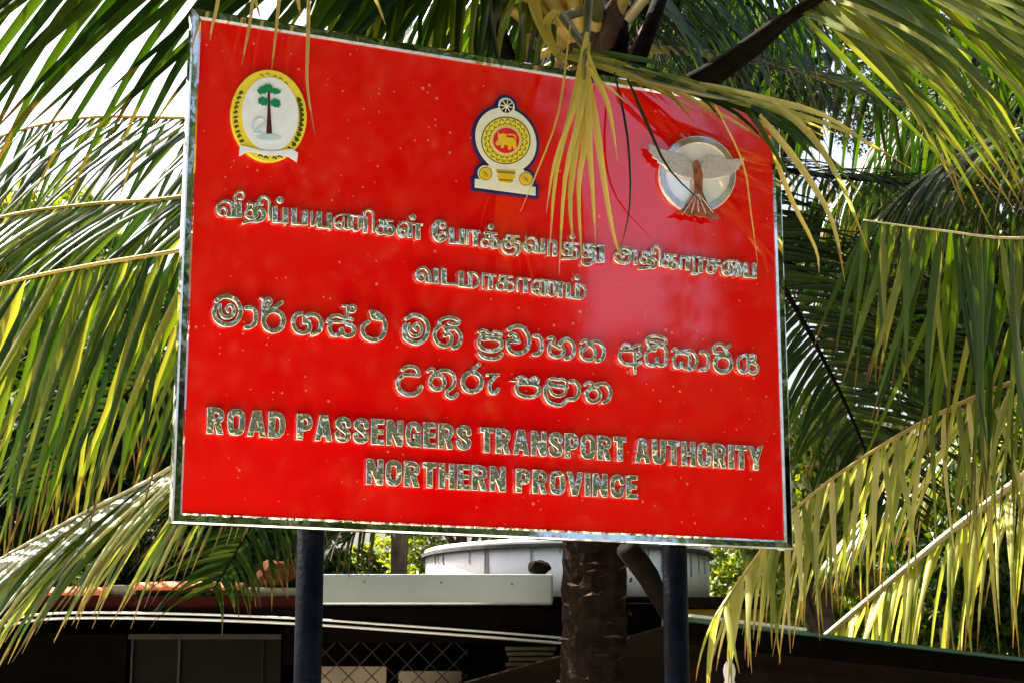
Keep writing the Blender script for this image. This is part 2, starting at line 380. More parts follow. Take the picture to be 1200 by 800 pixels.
def glyph(crop, strokes, w1=LET_D, mat=None, parent=None, w0=0.0006, name='letter', h=0.0011, grow=0.0):
    cx, cy, sc = crop; segs = []
    def mp(x, y): return uv(cx + x / sc, cy + y / sc, w1)
    mpp = abs(uv(cx, cy, w1)[1] - uv(cx, cy + 10, w1)[1]) / 10 / sc          # metres per crop pixel
    for st in strokes:
        kind = st[0]
        if kind == 'o':                                    # ring: x, y, r, w
            _, x, y, r, w = st
            pts = np.array([(x + r * math.cos(a), y + r * math.sin(a), w) for a in np.linspace(0, 2 * math.pi, 25)]); butt = False
        elif kind == 'd':                                  # filled dot: x, y, r
            _, x, y, r = st; pts = np.array([(x, y, 2 * r), (x + .5, y, 2 * r)]); butt = False
        elif kind == 'l':                                  # straight, butt ends: w, x0, y0, x1, y1
            _, w, xa, ya, xb, yb = st; pts = np.array([(xa, ya, w), (xb, yb, w)], float); butt = True
        else:                                              # curve: w, points (x, y[, w])
            _, w, pl = st; pts = crom([(*q, w) if len(q) == 2 else q for q in pl], 7); butt = False
        u = np.array([(*mp(x, y), w * mpp / 2 + grow) for x, y, w in pts])
        for a, b in zip(u[:-1], u[1:]): segs.append((a, b, butt))
    bev = 0.0020 if mat is None else 0.0008
    loops = outline(segs, h, None, bev * .85)
    me = solid_from_loops(name, loops, mat or M['chrome'], w0, w1, bev, 0.0)
    o = bpy.data.objects.new(name, me)
    if parent is None: COL.objects.link(o); on_sign(o)
    else: sub_of(o, parent)
    return o
Z = 1200 / 90
A_, B_, C_, D_, E_, F_, G_, H_ = (250, 215, Z), (310, 225, Z), (385, 235, 20), (425, 240, 16), (500, 250, Z), (580, 255, Z), (650, 265, Z), (715, 275, Z)
I_, J_, K_, L_, M_, N_, O_, Q_ = (800, 285, Z), (480, 300, Z), (560, 305, 20), (610, 305, Z), (245, 340, Z), (330, 350, Z), (400, 355, Z), (460, 360, Z)
R_, S_, T_, U_, V_, W_, X_, Y_ = (550, 370, Z), (630, 380, Z), (715, 385, Z), (805, 390, Z), (455, 415, Z), (530, 415, Z), (595, 430, Z), (650, 430, Z)
def c(w, *p): return ('c', w, p)
def l(w, a, b, d, e): return ('l', w, a, b, d, e)
GL = [
 # Tamil, first line
 (A_, [('o', 150, 438, 60, 34), c(40, (150, 500), (88, 468), (64, 390), (95, 312), (180, 276, 44), (262, 292, 56), (305, 350, 74), (318, 430, 80), (318, 490, 80)), l(42, 205, 512, 440, 517), l(84, 404, 285, 404, 535), c(34, (352, 300), (345, 210), (362, 150), (415, 128), (472, 155), (480, 205), (450, 245), (400, 240))]),
 (A_, [l(38, 525, 315, 785, 328), l(34, 557, 325, 545, 405), ('o', 575, 465, 66, 40), l(86, 655, 318, 655, 520), c(40, (505, 500), (560, 545), (640, 545), (690, 500)), c(50, (690, 405, 44), (760, 412, 66), (795, 480, 78), (765, 555, 72), (680, 590, 52), (570, 588, 44), (470, 622, 44)), c(48, (720, 320), (722, 255), (760, 215), (820, 212), (868, 255, 42)), l(36, 875, 250, 875, 575)]),
 (B_, [l(86, 165, 220, 165, 475), l(40, 125, 462, 375, 474), l(84, 330, 242, 330, 492), l(30, 330, 490, 330, 525), ('d', 245, 125, 56)]),
 (B_, [l(86, 465, 248, 465, 505), l(40, 425, 492, 675, 506), l(88, 635, 275, 635, 522)]),
 (B_, [l(44, 738, 288, 738, 525), c(38, (740, 520), (775, 520), (820, 430), (840, 330)), l(82, 860, 302, 860, 552), l(40, 822, 540, 1050, 562), l(82, 1014, 322, 1014, 580), l(34, 1030, 575, 1030, 605)]),
 (C_, [('o', 265, 575, 72, 58), c(50, (265, 660), (172, 600), (142, 480), (180, 372), (300, 322), (430, 325)), l(50, 400, 322, 830, 390), c(48, (368, 390), (352, 520), (372, 640), (440, 678)), l(78, 480, 340, 490, 650), c(48, (440, 680), (520, 655), (545, 600)), c(48, (575, 400), (562, 600), (605, 700), (690, 700), (740, 640)), l(94, 735, 380, 735, 660), l(116, 868, 380, 868, 765)]),
 (C_, [c(58, (850, 395), (850, 285), (920, 220), (1005, 245), (1054, 330)), l(52, 1054, 320, 1054, 760)]),
 (D_, [l(44, 305, 285, 575, 302), l(42, 345, 295, 325, 400), ('o', 345, 465, 80, 46), l(96, 438, 290, 438, 562), c(50, (478, 405), (550, 402, 58), (585, 465, 66), (555, 545, 58), (480, 562, 48))]),
 (D_, [('o', 752, 520, 68, 56), c(46, (750, 605), (682, 560), (655, 470), (690, 370), (780, 322), (860, 350, 60)), l(92, 893, 350, 893, 625), l(48, 880, 352, 1142, 376), l(98, 1040, 365, 1040, 655), ('d', 945, 230, 64)]),
 (E_, [c(50, (250, 128, 38), (172, 122, 50), (132, 185, 78), (126, 280, 86), (142, 375, 76), (215, 432, 46), (290, 405, 38)), ('o', 255, 188, 48, 36), ('o', 260, 355, 56, 42)]),
 (E_, [l(84, 393, 218, 393, 455), l(42, 350, 452, 605, 470), l(88, 560, 240, 560, 478)]),
 (E_, [l(40, 642, 260, 642, 495), l(44, 625, 266, 842, 292), l(84, 765, 280, 765, 512)]),
 (E_, [l(40, 900, 298, 1112, 322), l(38, 930, 300, 915, 385), ('o', 925, 455, 66, 40), l(84, 1013, 300, 1013, 525), c(46, (1040, 402), (1098, 402, 50), (1122, 460, 54), (1098, 528, 50), (1035, 534, 44)), ('d', 1010, 210, 50)]),
 (F_, [l(38, 175, 278, 395, 302), l(34, 202, 288, 188, 355), ('o', 215, 420, 52, 42), l(76, 282, 298, 282, 465), c(40, (310, 385), (375, 382, 46), (410, 440, 52), (392, 515, 50), (352, 578, 42)), c(38, (158, 322), (112, 390), (118, 480), (182, 556), (270, 568), (328, 520), (340, 450))]),
 (F_, [('o', 540, 465, 58, 50), c(40, (540, 538), (477, 490), (462, 410), (502, 338), (580, 312), (638, 350, 46), (656, 420, 56), (660, 525, 58)), l(40, 600, 532, 795, 546), l(78, 750, 325, 750, 552)]),
 (F_, [l(40, 840, 358, 840, 605), l(44, 825, 358, 965, 375), l(78, 940, 370, 940, 605)]),
 (G_, [l(38, 148, 260, 392, 278), l(34, 165, 265, 160, 335), ('o', 185, 395, 56, 40), l(74, 255, 262, 255, 470), c(42, (290, 345), (338, 362, 46), (366, 420, 50), (348, 488, 46), (280, 505, 40), (130, 512, 38)), ('d', 285, 160, 46)]),
 (G_, [l(40, 448, 290, 640, 302), l(38, 470, 290, 455, 372), ('o', 485, 425, 56, 42), l(84, 560, 298, 560, 500), c(44, (610, 345), (640, 420, 56), (630, 520, 58), (562, 588, 56), (482, 600, 48), (432, 572, 38), (440, 525, 34)), l(96, 740, 300, 740, 572), l(40, 640, 548, 785, 560), l(42, 620, 308, 785, 318)]),
 (H_, [('o', 200, 310, 38, 32), c(50, (142, 240), (212, 204), (296, 232, 56), (322, 330, 62), (288, 425, 54), (190, 446), (98, 400), (78, 318)), l(34, 85, 288, 165, 302), l(34, 235, 306, 305, 296), l(66, 398, 235, 398, 475), l(36, 345, 250, 430, 256)]),
 (H_, [l(38, 502, 270, 725, 292), l(36, 520, 275, 514, 345), ('o', 535, 395, 58, 40), l(80, 610, 272, 610, 470), c(44, (640, 375), (698, 390, 58), (718, 450, 64), (680, 508, 56), (590, 520, 44), (455, 538, 40)), c(44, (662, 290), (666, 212), (720, 175), (772, 212)), l(38, 784, 205, 784, 505)]),
 (H_, [l(38, 845, 308, 1045, 332), l(36, 870, 312, 852, 390), ('o', 870, 440, 60, 40), l(80, 950, 308, 950, 525), c(46, (985, 402), (1046, 440), (1046, 508), (980, 526))]),
 (H_, [l(42, 1110, 340, 1110, 545), l(42, 1095, 345, 1268, 362), l(84, 1218, 350, 1218, 556)]),
 (I_, [l(38, 180, 225, 180, 440), l(40, 148, 214, 362, 242), l(74, 285, 235, 285, 465), c(42, (180, 430), (155, 478), (240, 474))]),
 (I_, [l(38, 398, 258, 595, 278), l(36, 415, 260, 400, 345), ('o', 450, 395, 70, 42), c(62, (505, 275), (508, 340), (500, 400)), l(36, 530, 345, 605, 348)]),
 (I_, [('o', 690, 460, 42, 32), c(36, (690, 498), (632, 440), (626, 350), (682, 287), (780, 276), (880, 300, 42), (918, 380, 48), (908, 475, 46), (852, 508, 38)), c(38, (745, 430), (722, 340), (760, 305), (805, 370, 54), (800, 465, 46), (752, 498, 34)), c(44, (845, 330), (868, 410), (850, 490))]),
 (I_, [l(80, 990, 302, 990, 515), l(40, 955, 515, 1165, 538), l(72, 1130, 312, 1130, 545)]),
 # Tamil, second line
 (J_, [('o', 190, 330, 50, 38), c(40, (190, 396), (127, 350), (112, 270), (160, 194), (240, 188, 44), (300, 250, 54), (318, 330, 58), (325, 400, 58)), l(40, 250, 402, 465, 417), l(84, 415, 188, 415, 425)]),
 (J_, [l(88, 540, 192, 540, 440), l(36, 500, 426, 765, 448)]),
 (J_, [l(86, 810, 230, 810, 478), l(40, 770, 460, 1010, 492), l(70, 950, 250, 950, 488), c(42, (925, 262), (1010, 266), (1075, 322), (1088, 400), (1050, 468), (1000, 490))]),
 (K_, [l(58, 125, 300, 125, 685), l(58, 100, 318, 440, 362), l(122, 300, 340, 300, 695)]),
 (K_, [l(56, 500, 362, 828, 396), l(52, 535, 368, 505, 500), ('o', 545, 600, 92, 56), l(110, 665, 368, 665, 705), c(56, (720, 512), (815, 522), (862, 600), (828, 695), (740, 720))]),
 (K_, [l(54, 945, 405, 945, 745), l(54, 925, 412, 1255, 456), l(120, 1122, 430, 1122, 765)]),
 (L_, [('o', 260, 475, 46, 42), c(40, (260, 530), (192, 480), (187, 380), (242, 317), (335, 312)), l(40, 320, 310, 695, 362), c(42, (322, 345), (312, 480), (350, 540), (400, 540)), l(54, 402, 330, 408, 530), c(40, (452, 370), (442, 500), (482, 556), (540, 540)), l(60, 540, 350, 545, 520), l(84, 625, 355, 625, 585)]),
 (L_, [l(78, 750, 352, 750, 585), l(40, 715, 570, 950, 604), l(78, 890, 368, 890, 605), c(42, (870, 374), (950, 390), (1015, 452), (1006, 540), (940, 602)), ('d', 890, 270, 46)]),
 # Sinhala, first line
 (M_, [c(74, (118, 165), (200, 108), (300, 100), (415, 152), (485, 260), (488, 380), (430, 485), (310, 540), (182, 515), (98, 430), (84, 320), (125, 230)), c(60, (180, 225, 44), (176, 330, 56), (225, 415, 62), (310, 425, 66), (382, 370, 64), (382, 275, 58), (322, 235, 50), (272, 285, 42), (300, 345, 38))]),
 (M_, [c(74, (585, 275), (660, 275), (722, 335), (733, 420), (715, 515), (650, 570), (580, 578))]),
 (M_, [('o', 1010, 480, 158, 78), c(60, (855, 440, 72), (850, 290), (858, 185), (905, 138), (958, 148), (966, 190), (930, 230)), c(66, (985, 300), (1040, 262), (1140, 190)), c(62, (880, 265), (1000, 310)), c(44, (815, 125), (865, 165))]),
 (N_, [c(70, (310, 228), (222, 262), (184, 370), (222, 485), (330, 535), (425, 500), (446, 422), (408, 365), (355, 372)), c(72, (400, 265), (470, 245), (566, 275), (620, 370), (606, 478), (548, 538), (485, 555)), c(44, (350, 280), (345, 380)), c(46, (370, 330), (440, 350))]),
 (N_, [c(60, (745, 320), (800, 275), (870, 264), (960, 294), (1040, 304), (1105, 322)), c(46, (715, 355), (1010, 370)), c(70, (765, 385), (750, 460), (785, 545), (860, 570), (928, 540), (940, 475)), c(70, (945, 480), (965, 550), (1040, 585), (1115, 555), (1135, 470), (1098, 414), (1020, 394)), ('o', 1105, 155, 50, 50), c(46, (1030, 300), (1032, 130), (965, 112))]),
 (O_, [c(74, (420, 300), (352, 350), (334, 430), (372, 518), (460, 570), (560, 570), (646, 518), (684, 420), (684, 312), (640, 225), (560, 165), (470, 138)), c(52, (470, 155), (492, 230), (560, 256), (620, 256), (560, 200))]),
 (Q_, [c(70, (222, 175), (320, 126), (440, 146), (535, 232), (555, 350), (518, 475), (420, 555), (312, 545), (205, 478), (184, 370), (205, 275)), c(54, (262, 262, 42), (254, 370, 48), (312, 445, 54), (400, 445, 56), (452, 380, 54), (445, 292, 52), (380, 256, 48), (322, 310, 40), (370, 360, 38))]),
 (Q_, [c(64, (742, 285), (674, 365), (664, 470), (722, 565), (830, 605), (908, 556), (924, 470), (880, 415), (825, 440)), c(68, (835, 360), (900, 332), (990, 335), (1065, 432), (1066, 530), (1018, 605), (955, 625)), c(54, (744, 285), (744, 212), (830, 170), (940, 165), (1040, 212), (1035, 256), (960, 268), (885, 250)), c(54, (800, 300), (850, 380))]),
 (R_, [c(46, (152, 250), (220, 222), (288, 250), (302, 290)), c(46, (340, 285), (400, 248), (480, 262), (508, 292)), c(44, (190, 292), (500, 322)), c(64, (222, 322), (162, 362), (152, 430), (202, 506), (320, 545), (440, 525), (505, 468), (505, 402), (440, 362), (330, 352), (222, 360)), c(58, (162, 572), (222, 638), (330, 666), (450, 655), (515, 592))]),
 (R_, [c(72, (622, 212), (700, 170), (800, 170), (886, 235), (935, 340), (934, 450), (878, 545), (770, 585), (662, 556), (614, 480), (614, 405), (690, 385), (775, 398)), c(54, (632, 300), (690, 276), (745, 315), (765, 385), (700, 345))]),
 (R_, [c(70, (1022, 312), (1090, 324), (1136, 400), (1136, 500), (1090, 584), (1015, 598))]),
 (S_, [c(54, (182, 212), (230, 204), (266, 240), (240, 280)), c(62, (202, 305), (180, 380), (212, 465), (300, 505), (385, 475), (414, 410), (390, 345)), c(46, (240, 305), (350, 370)), c(66, (352, 300), (400, 246), (470, 230), (546, 285), (575, 370), (556, 455), (508, 515), (445, 526))]),
 (S_, [c(46, (690, 282), (740, 248), (788, 272), (778, 330), (740, 385), (700, 418)), c(58, (684, 365), (680, 450), (722, 525), (800, 555), (876, 526), (905, 450), (878, 372), (820, 322), (790, 292)), c(64, (832, 292), (900, 264), (986, 294), (1040, 380), (1036, 480), (996, 545), (935, 566))]),
 (T_, [c(48, (192, 290), (222, 244), (288, 252), (330, 290), (370, 280), (420, 254), (470, 254)), c(56, (230, 312), (165, 372), (154, 450), (204, 526), (300, 556), (400, 556), (486, 522)), c(54, (220, 342), (360, 342), (388, 400), (390, 560), (394, 680)), c(44, (470, 274), (470, 340), (422, 378), (486, 400), (424, 448))]),
 (T_, [c(56, (706, 330), (640, 330), (574, 372), (562, 460), (592, 545), (668, 574), (728, 540), (735, 462)), c(58, (735, 540), (800, 574), (866, 546), (882, 450), (876, 352), (848, 285), (780, 264), (690, 275), (605, 300)), c(46, (602, 250), (572, 172), (640, 124), (750, 120), (856, 154), (876, 216), (820, 236), (740, 214), (640, 192))]),
 (T_, [c(42, (978, 340), (1010, 304), (1056, 322), (1050, 380), (995, 458)), c(48, (1012, 472), (1004, 556), (1050, 610), (1108, 588), (1120, 522)), c(48, (1120, 590), (1180, 620), (1230, 600), (1252, 500), (1238, 412), (1180, 384), (1110, 376)), c(54, (1060, 372), (1200, 342), (1280, 352), (1346, 437), (1355, 537), (1308, 622), (1236, 634))]),
 (U_, [c(60, (224, 300), (280, 294), (336, 360), (341, 460), (306, 555), (225, 566))]),
 (U_, [('o', 570, 475, 128, 72), c(52, (434, 300), (424, 232), (480, 175), (556, 184), (600, 250), (680, 360)), c(54, (434, 302), (560, 312)), c(46, (600, 262), (676, 194))]),
 (U_, [c(54, (952, 342), (880, 354), (814, 404), (804, 500), (832, 576), (890, 614), (948, 578), (962, 480), (952, 345)), c(56, (966, 580), (1030, 624), (1104, 588), (1104, 512), (1060, 474), (985, 454)), c(52, (984, 440), (1056, 428), (1074, 372), (1040, 344), (984, 352))]),
 # Sinhala, second line
 (V_, [c(62, (232, 232), (300, 190), (390, 190), (456, 232), (486, 322)), c(56, (484, 328), (250, 312)), c(70, (250, 314), (174, 372), (154, 470), (194, 566), (290, 620), (400, 620), (486, 566), (520, 502))]),
 (V_, [c(50, (622, 260), (660, 224), (718, 232), (728, 290), (682, 330)), ('o', 770, 430, 112, 68), c(62, (770, 284), (830, 254), (920, 250), (1006, 294), (1040, 380), (1026, 478), (968, 538), (920, 580)), c(56, (920, 562), (914, 620), (960, 666), (1038, 666), (1080, 612))]),
 (W_, [('o', 315, 430, 150, 74), c(64, (330, 260), (368, 196), (425, 150))]),
 (W_, [l(46, 530, 315, 748, 318), c(62, (690, 320), (640, 382), (592, 450), (588, 538), (622, 596), (680, 596), (722, 542))]),
 (X_, [c(44, (152, 162), (220, 142), (288, 170), (310, 212), (360, 182), (430, 154), (488, 202)), c(44, (180, 202), (480, 232)), c(60, (202, 242), (144, 290), (144, 370), (212, 435), (320, 460), (430, 450), (496, 388), (486, 302), (420, 262), (320, 252), (202, 250))]),
 (X_, [c(48, (652, 250), (652, 192), (710, 174), (780, 192), (850, 184), (916, 222), (926, 300)), c(64, (652, 272), (930, 308)), c(50, (664, 342), (704, 416), (790, 446), (886, 416), (916, 342)), c(64, (650, 252), (592, 322), (592, 440), (652, 536), (760, 585), (860, 574), (936, 502))]),
 (X_, [c(64, (982, 222), (1050, 218), (1106, 280), (1116, 380), (1086, 466), (1030, 500), (964, 498))]),
 (Y_, [c(50, (482, 270), (520, 234), (578, 242), (588, 290), (522, 358), (482, 388)), ('o', 610, 430, 106, 64), c(62, (645, 272), (720, 254), (808, 264), (866, 340), (876, 430), (836, 516), (764, 546)), c(46, (590, 272), (680, 290))]),
]
for crop, strokes in GL: glyph(crop, strokes)

# English lettering: heavy condensed capitals, strokes in a unit-high box
def sup(cx, rx, ry): return [(cx + rx * math.copysign(abs(math.cos(a)) ** .62, math.cos(a)), .5 + ry * math.copysign(abs(math.sin(a)) ** .62, math.sin(a))) for a in np.linspace(0, 2 * math.pi, 33)]
CAPS = {
 'R': (.68, [l(.26, .13, -.1, .13, 1.1), c(.21, (.13, .895), (.36, .895), (.50, .83), (.54, .70), (.50, .57), (.36, .50), (.13, .50)), l(.24, .36, .52, .545, -.1)]),
 'O': (.68, [('p', .23, sup(.34, .225, .385))]), 'D': (.67, [l(.26, .13, -.1, .13, 1.1), c(.22, (.13, .89), (.34, .89), (.50, .78), (.55, .5), (.50, .22), (.34, .11), (.13, .11))]),
 'A': (.72, [l(.23, .10, -.1, .34, 1.1), l(.23, .62, -.1, .38, 1.1), l(.17, .18, .28, .54, .28)]),
 'P': (.64, [l(.26, .13, -.1, .13, 1.1), c(.21, (.13, .895), (.36, .895), (.49, .82), (.525, .67), (.49, .52), (.36, .45), (.13, .45))]),
 'S': (.66, [c(.22, (.55, .68), (.51, .83), (.34, .89), (.17, .82), (.14, .68), (.26, .56), (.42, .46), (.54, .34), (.51, .17), (.33, .11), (.16, .17), (.11, .33))]),
 'E': (.55, [l(.26, .13, -.1, .13, 1.1), l(.21, .0, .895, .55, .895), l(.19, .1, .51, .51, .51), l(.21, .0, .105, .55, .105)]),
 'N': (.69, [l(.23, .115, -.1, .115, 1.1), l(.23, .575, -.1, .575, 1.1), l(.24, .08, 1.1, .61, -.1)]),
 'G': (.69, [c(.22, (.57, .68), (.50, .84), (.35, .89), (.18, .79), (.13, .5), (.18, .21), (.33, .11), (.47, .16), (.55, .30)), l(.17, .35, .44, .68, .44), l(.2, .58, -.1, .58, .5)]),
 'T': (.60, [l(.21, .0, .895, .60, .895), l(.26, .30, -.1, .30, 1.0)]), 'U': (.66, [c(.24, (.13, .6), (.13, .35), (.19, .16), (.33, .115), (.47, .16), (.53, .35), (.53, .6)), l(.25, .13, .5, .13, 1.1), l(.25, .53, .5, .53, 1.1)]),
 'H': (.68, [l(.25, .125, -.1, .125, 1.1), l(.25, .555, -.1, .555, 1.1), l(.2, .1, .51, .6, .51)]), 'I': (.26, [l(.26, .13, -.1, .13, 1.1)]),
 'Y': (.68, [l(.23, .06, 1.1, .34, .40), l(.23, .62, 1.1, .34, .40), l(.25, .34, -.1, .34, .48)]), 'V': (.70, [l(.23, .09, 1.1, .35, -.1), l(.23, .61, 1.1, .35, -.1)]),
 'C': (.66, [c(.22, (.57, .66), (.50, .84), (.34, .89), (.18, .79), (.13, .5), (.18, .21), (.34, .11), (.50, .16), (.57, .35))]),
}
def word(txt, x0, x1, ytl, ybl):
    u0, v1 = uv(x0, ytl, LET_D); v0 = uv(x0, ybl, LET_D)[1]; u1 = uv(x1, ytl + 0.045 * (x1 - x0), LET_D)[0]
    cap = v1 - v0; gap = 0.085; tot = sum(CAPS[ch][0] for ch in txt) + gap * (len(txt) - 1); sx = (u1 - u0) / tot; x = 0.0
    for ch in txt:
        w, st = CAPS[ch]; segs = []
        for q in st:
            if q[0] == 'l': pts = [(q[2], q[3], q[1]), (q[4], q[5], q[1])]; butt = True
            elif q[0] == 'p': pts = [(a, b, q[1]) for a, b in q[2]]; butt = False
            else: pts = crom([(a, b, q[1]) for a, b in q[2]], 8); butt = False
            m = np.array([(u0 + (x + a) * sx, v0 + b * cap, wd * (cap + sx) / 4) for a, b, wd in pts])
            for a, b in zip(m[:-1], m[1:]): segs.append((a, b, butt))
        me = solid_from_loops('letter', outline(segs, 0.001, (v0, v1), 0.0015), M['chrome'], 0.0006, LET_D, 0.0018, 0.0)
        o = bpy.data.objects.new('letter', me); COL.objects.link(o); on_sign(o); x += w + gap
word('ROAD', 243.3, 335.4, 476.0, 507.6)
word('PASSENGERS', 348.3, 552.7, 483.5, 514.6)
word('TRANSPORT', 562.9, 734.0, 499.6, 529.6)
word('AUTHORITY', 744.0, 893.5, 512.4, 541.6)
word('NORTHERN', 429.7, 593.0, 536.5, 567.3)
word('PROVINCE', 604.6, 747.5, 548.2, 576.6)

# --- emblems
def poly_uv(crop, pts, w): return [uv(crop[0] + x / crop[2], crop[1] + y / crop[2], w) for x, y in pts]
def plate(crop, pts, w0, w1, mat, name, parent=None, bev=0.0006):
    me = solid_from_loops(name, [np.array(poly_uv(crop, pts, w1))], mat, w0, w1, bev)
    o = bpy.data.objects.new(name, me)
    if parent is None: COL.objects.link(o); on_sign(o)
    else: sub_of(o, parent)
    return o
def ell(x, y, rx, ry, n=48, rot=0.0):
    return [(x + rx * math.cos(a) * math.cos(rot) - ry * math.sin(a) * math.sin(rot), y + rx * math.cos(a) * math.sin(rot) + ry * math.sin(a) * math.cos(rot)) for a in np.linspace(0, 2 * math.pi, n, endpoint=False)]
E1 = (260, 75, 6.4); E2 = (540, 105, 622 / 105); E3 = (755, 140, 6.4)
# oval crest with a palm
e1 = plate(E1, ell(353, 390, 284, 346, 64, -0.06), 0.0006, 0.016, M['yellow'], 'emblem', bev=0.002); e1['label'] = 'oval yellow and white crest with a green palm'
plate(E1, ell(362, 378, 212, 278, 64, -0.06), 0.0162, 0.0180, M['white'], 'inner_oval', e1)
plate(E1, ell(352, 552, 92, 26), 0.0182, 0.0190, M['paleblue'], 'water', e1)
plate(E1, [(344, 200), (359, 200), (366, 360), (377, 522), (334, 524), (342, 360)], 0.0192, 0.0204, M['bark'], 'palm_stem', e1)
for q, (x, y, rx, ry, r) in enumerate([(312, 195, 48, 30, -.35), (400, 206, 42, 23, .2), (311, 282, 40, 32, .3), (404, 296, 40, 32, .3), (345, 172, 34, 18, 0)]):
    pts = [(px_ + 5 * math.sin(k * 1.9 + q), py_ + 5 * math.cos(k * 2.3)) for k, (px_, py_) in enumerate(ell(x, y, rx, ry, 22, r))]
    plate(E1, pts, 0.0205 + q * .0001, 0.0212 + q * .0001, M['green'], 'palm_leaf', e1, 0.0002)
glyph(E1, [c(13, (322, 432), (300, 405), (262, 412), (236, 445), (230, 492))], 0.0206, M['paleblue'], e1, 0.0185, 'bird_neck')
glyph(E1, [c(22, (262, 500), (300, 470), (318, 440)), c(14, (236, 512), (300, 520))], 0.0202, M['paleblue'], e1, 0.0185, 'bird_body')
plate(E1, [(136, 612), (200, 622), (290, 648), (370, 656), (450, 648), (520, 636), (572, 668), (562, 738), (505, 700), (420, 682), (330, 686), (240, 664), (196, 660), (130, 692)], 0.0182, 0.0215, M['white'], 'ribbon', e1)
mk = []
for k in range(11):
    a = math.radians(118 + k * 11.5)
    mk.append((353 + 250 * math.cos(a) - 6, 390 - 312 * math.sin(math.pi - a + math.pi) if False else 390 + 312 * math.sin(a), k))
for k in range(11):                                       # small raised characters round the rim
    yl = 215 + k * 36; xl = 353 - 254 * math.sqrt(max(0, 1 - ((yl - 390) / 318) ** 2)) + 4
    glyph(E1, [c(9, (xl - 14, yl + 8), (xl, yl - 10 + 6 * (k % 3)), (xl + 14, yl + 6)), c(8, (xl - 6, yl + 14), (xl + 10, yl - 4))], 0.0176, M['inkgreen'], e1, 0.0162, 'rim_character', 0.0007)
    yr = 268 + k * 37; xr = 353 + 250 * math.sqrt(max(0, 1 - ((yr - 395) / 318) ** 2)) - 2
    glyph(E1, [c(15, (xr - 12, yr - 12), (xr + 8, yr), (xr - 6, yr + 14)), c(11, (xr - 14, yr + 4), (xr + 12, yr + 10))], 0.0176, M['inkgreen'], e1, 0.0162, 'rim_character', 0.0007)
for k, (x, y) in enumerate([(245, 664), (290, 688), (332, 702), (395, 706), (436, 696), (300, 88), (345, 78), (400, 96), (440, 112), (480, 145)]):
    glyph(E1, [c(9 if k > 4 else 13, (x - 12, y), (x, y - 7), (x + 12, y + 5))], 0.0176, M['olive'] if k > 4 else M['inkgreen'], e1, 0.0162, 'rim_character', 0.0007)

# round crest with lion, wheel and vase
def body2(g):
    return [('d', 315, 350, 222 + g), ('d', 318, 118, 60 + g), ('d', 172, 585, 56 + g), ('d', 452, 622, 54 + g), ('l', 60 + 2 * g, 98 - g, 650, 520 + g, 708), ('l', 130, 190, 590, 440, 620)]
e2 = glyph(E2, body2(20), 0.014, M['navy'], None, 0.0006, 'emblem', 0.0014); e2['label'] = 'cream, gold and navy crest with a lion on a red disc'
glyph(E2, body2(0), 0.0165, M['cream'], e2, 0.0142, 'crest_body', 0.0014)
plate(E2, ell(313, 355, 171, 165), 0.0167, 0.0175, M['ink'], 'ring_outline', e2, 0.0002)
plate(E2, ell(313, 355, 164, 158), 0.0177, 0.0186, M['yellow'], 'petal_ring', e2, 0.0002)
for k in range(20):
    a = 2 * math.pi * k / 20
    for r0, r1 in ((138, 150), (112, 122)):
        aa = a + (0.15 if r0 < 120 else 0)
        glyph(E2, [c(9, (313 + r0 * math.cos(aa), 355 + r0 * math.sin(aa)), (313 + r1 * math.cos(aa + .1), 355 + r1 * math.sin(aa + .1)), (313 + r0 * math.cos(aa + .2), 355 + r0 * math.sin(aa + .2)))], 0.0190, M['olive'], e2, 0.0180, 'petal_mark', 0.001)
plate(E2, ell(315, 355, 100, 96), 0.0188, 0.0196, M['pink'], 'disc_rim', e2, 0.0002)
plate(E2, ell(315, 355, 91, 88), 0.0198, 0.0206, M['scarlet'], 'red_disc', e2, 0.0002)
plate(E2, [(240, 374), (262, 346), (256, 318), (288, 304), (318, 312), (318, 332), (366, 336), (384, 358), (388, 410), (370, 416), (356, 388), (348, 420), (330, 418), (326, 388), (302, 384), (297, 407), (278, 404), (280, 382), (254, 392)], 0.0208, 0.0218, M['gold'], 'lion', e2, 0.0002)
glyph(E2, [c(9, (266, 330), (262, 300)), c(8, (330, 312), (370, 316), (384, 340))], 0.0222, M['gold'], e2, 0.0208, 'lion_sword', 0.0009)
plate(E2, [(246, 556), (382, 566), (372, 590), (380, 612), (352, 634), (352, 652), (272, 646), (274, 628), (254, 606), (262, 580)], 0.0167, 0.0190, M['gold'], 'vase', e2, 0.0003)
glyph(E2, [l(14, 250, 572, 378, 582), l(12, 262, 628, 362, 636)], 0.0196, M['olive'], e2, 0.0192, 'vase_band', 0.001)
for x, y in ((172, 585), (452, 622)):
    plate(E2, ell(x, y, 47, 47, 32), 0.0167, 0.0176, M['olive'], 'disc_outline', e2, 0.0002)
    plate(E2, ell(x, y, 41, 41, 32), 0.0178, 0.0188, M['gold'], 'gold_disc', e2, 0.0002)
    glyph(E2, [c(9, (x - 14, y - 12), (x + 4, y), (x + 12, y + 16)), ('d', x - 8, y + 8, 5)], 0.0194, M['olive'], e2, 0.019, 'disc_mark', 0.001)
plate(E2, ell(318, 118, 46, 46, 32), 0.0167, 0.0176, M['ink'], 'wheel', e2, 0.0002)
glyph(E2, [('d', 318, 118, 13)] + [l(7, 318, 118, 318 + 44 * math.cos(k * math.pi / 4 + .2), 118 + 44 * math.sin(k * math.pi / 4 + .2)) for k in range(8)], 0.0184, M['cream'], e2, 0.0178, 'wheel_spokes', 0.0009)

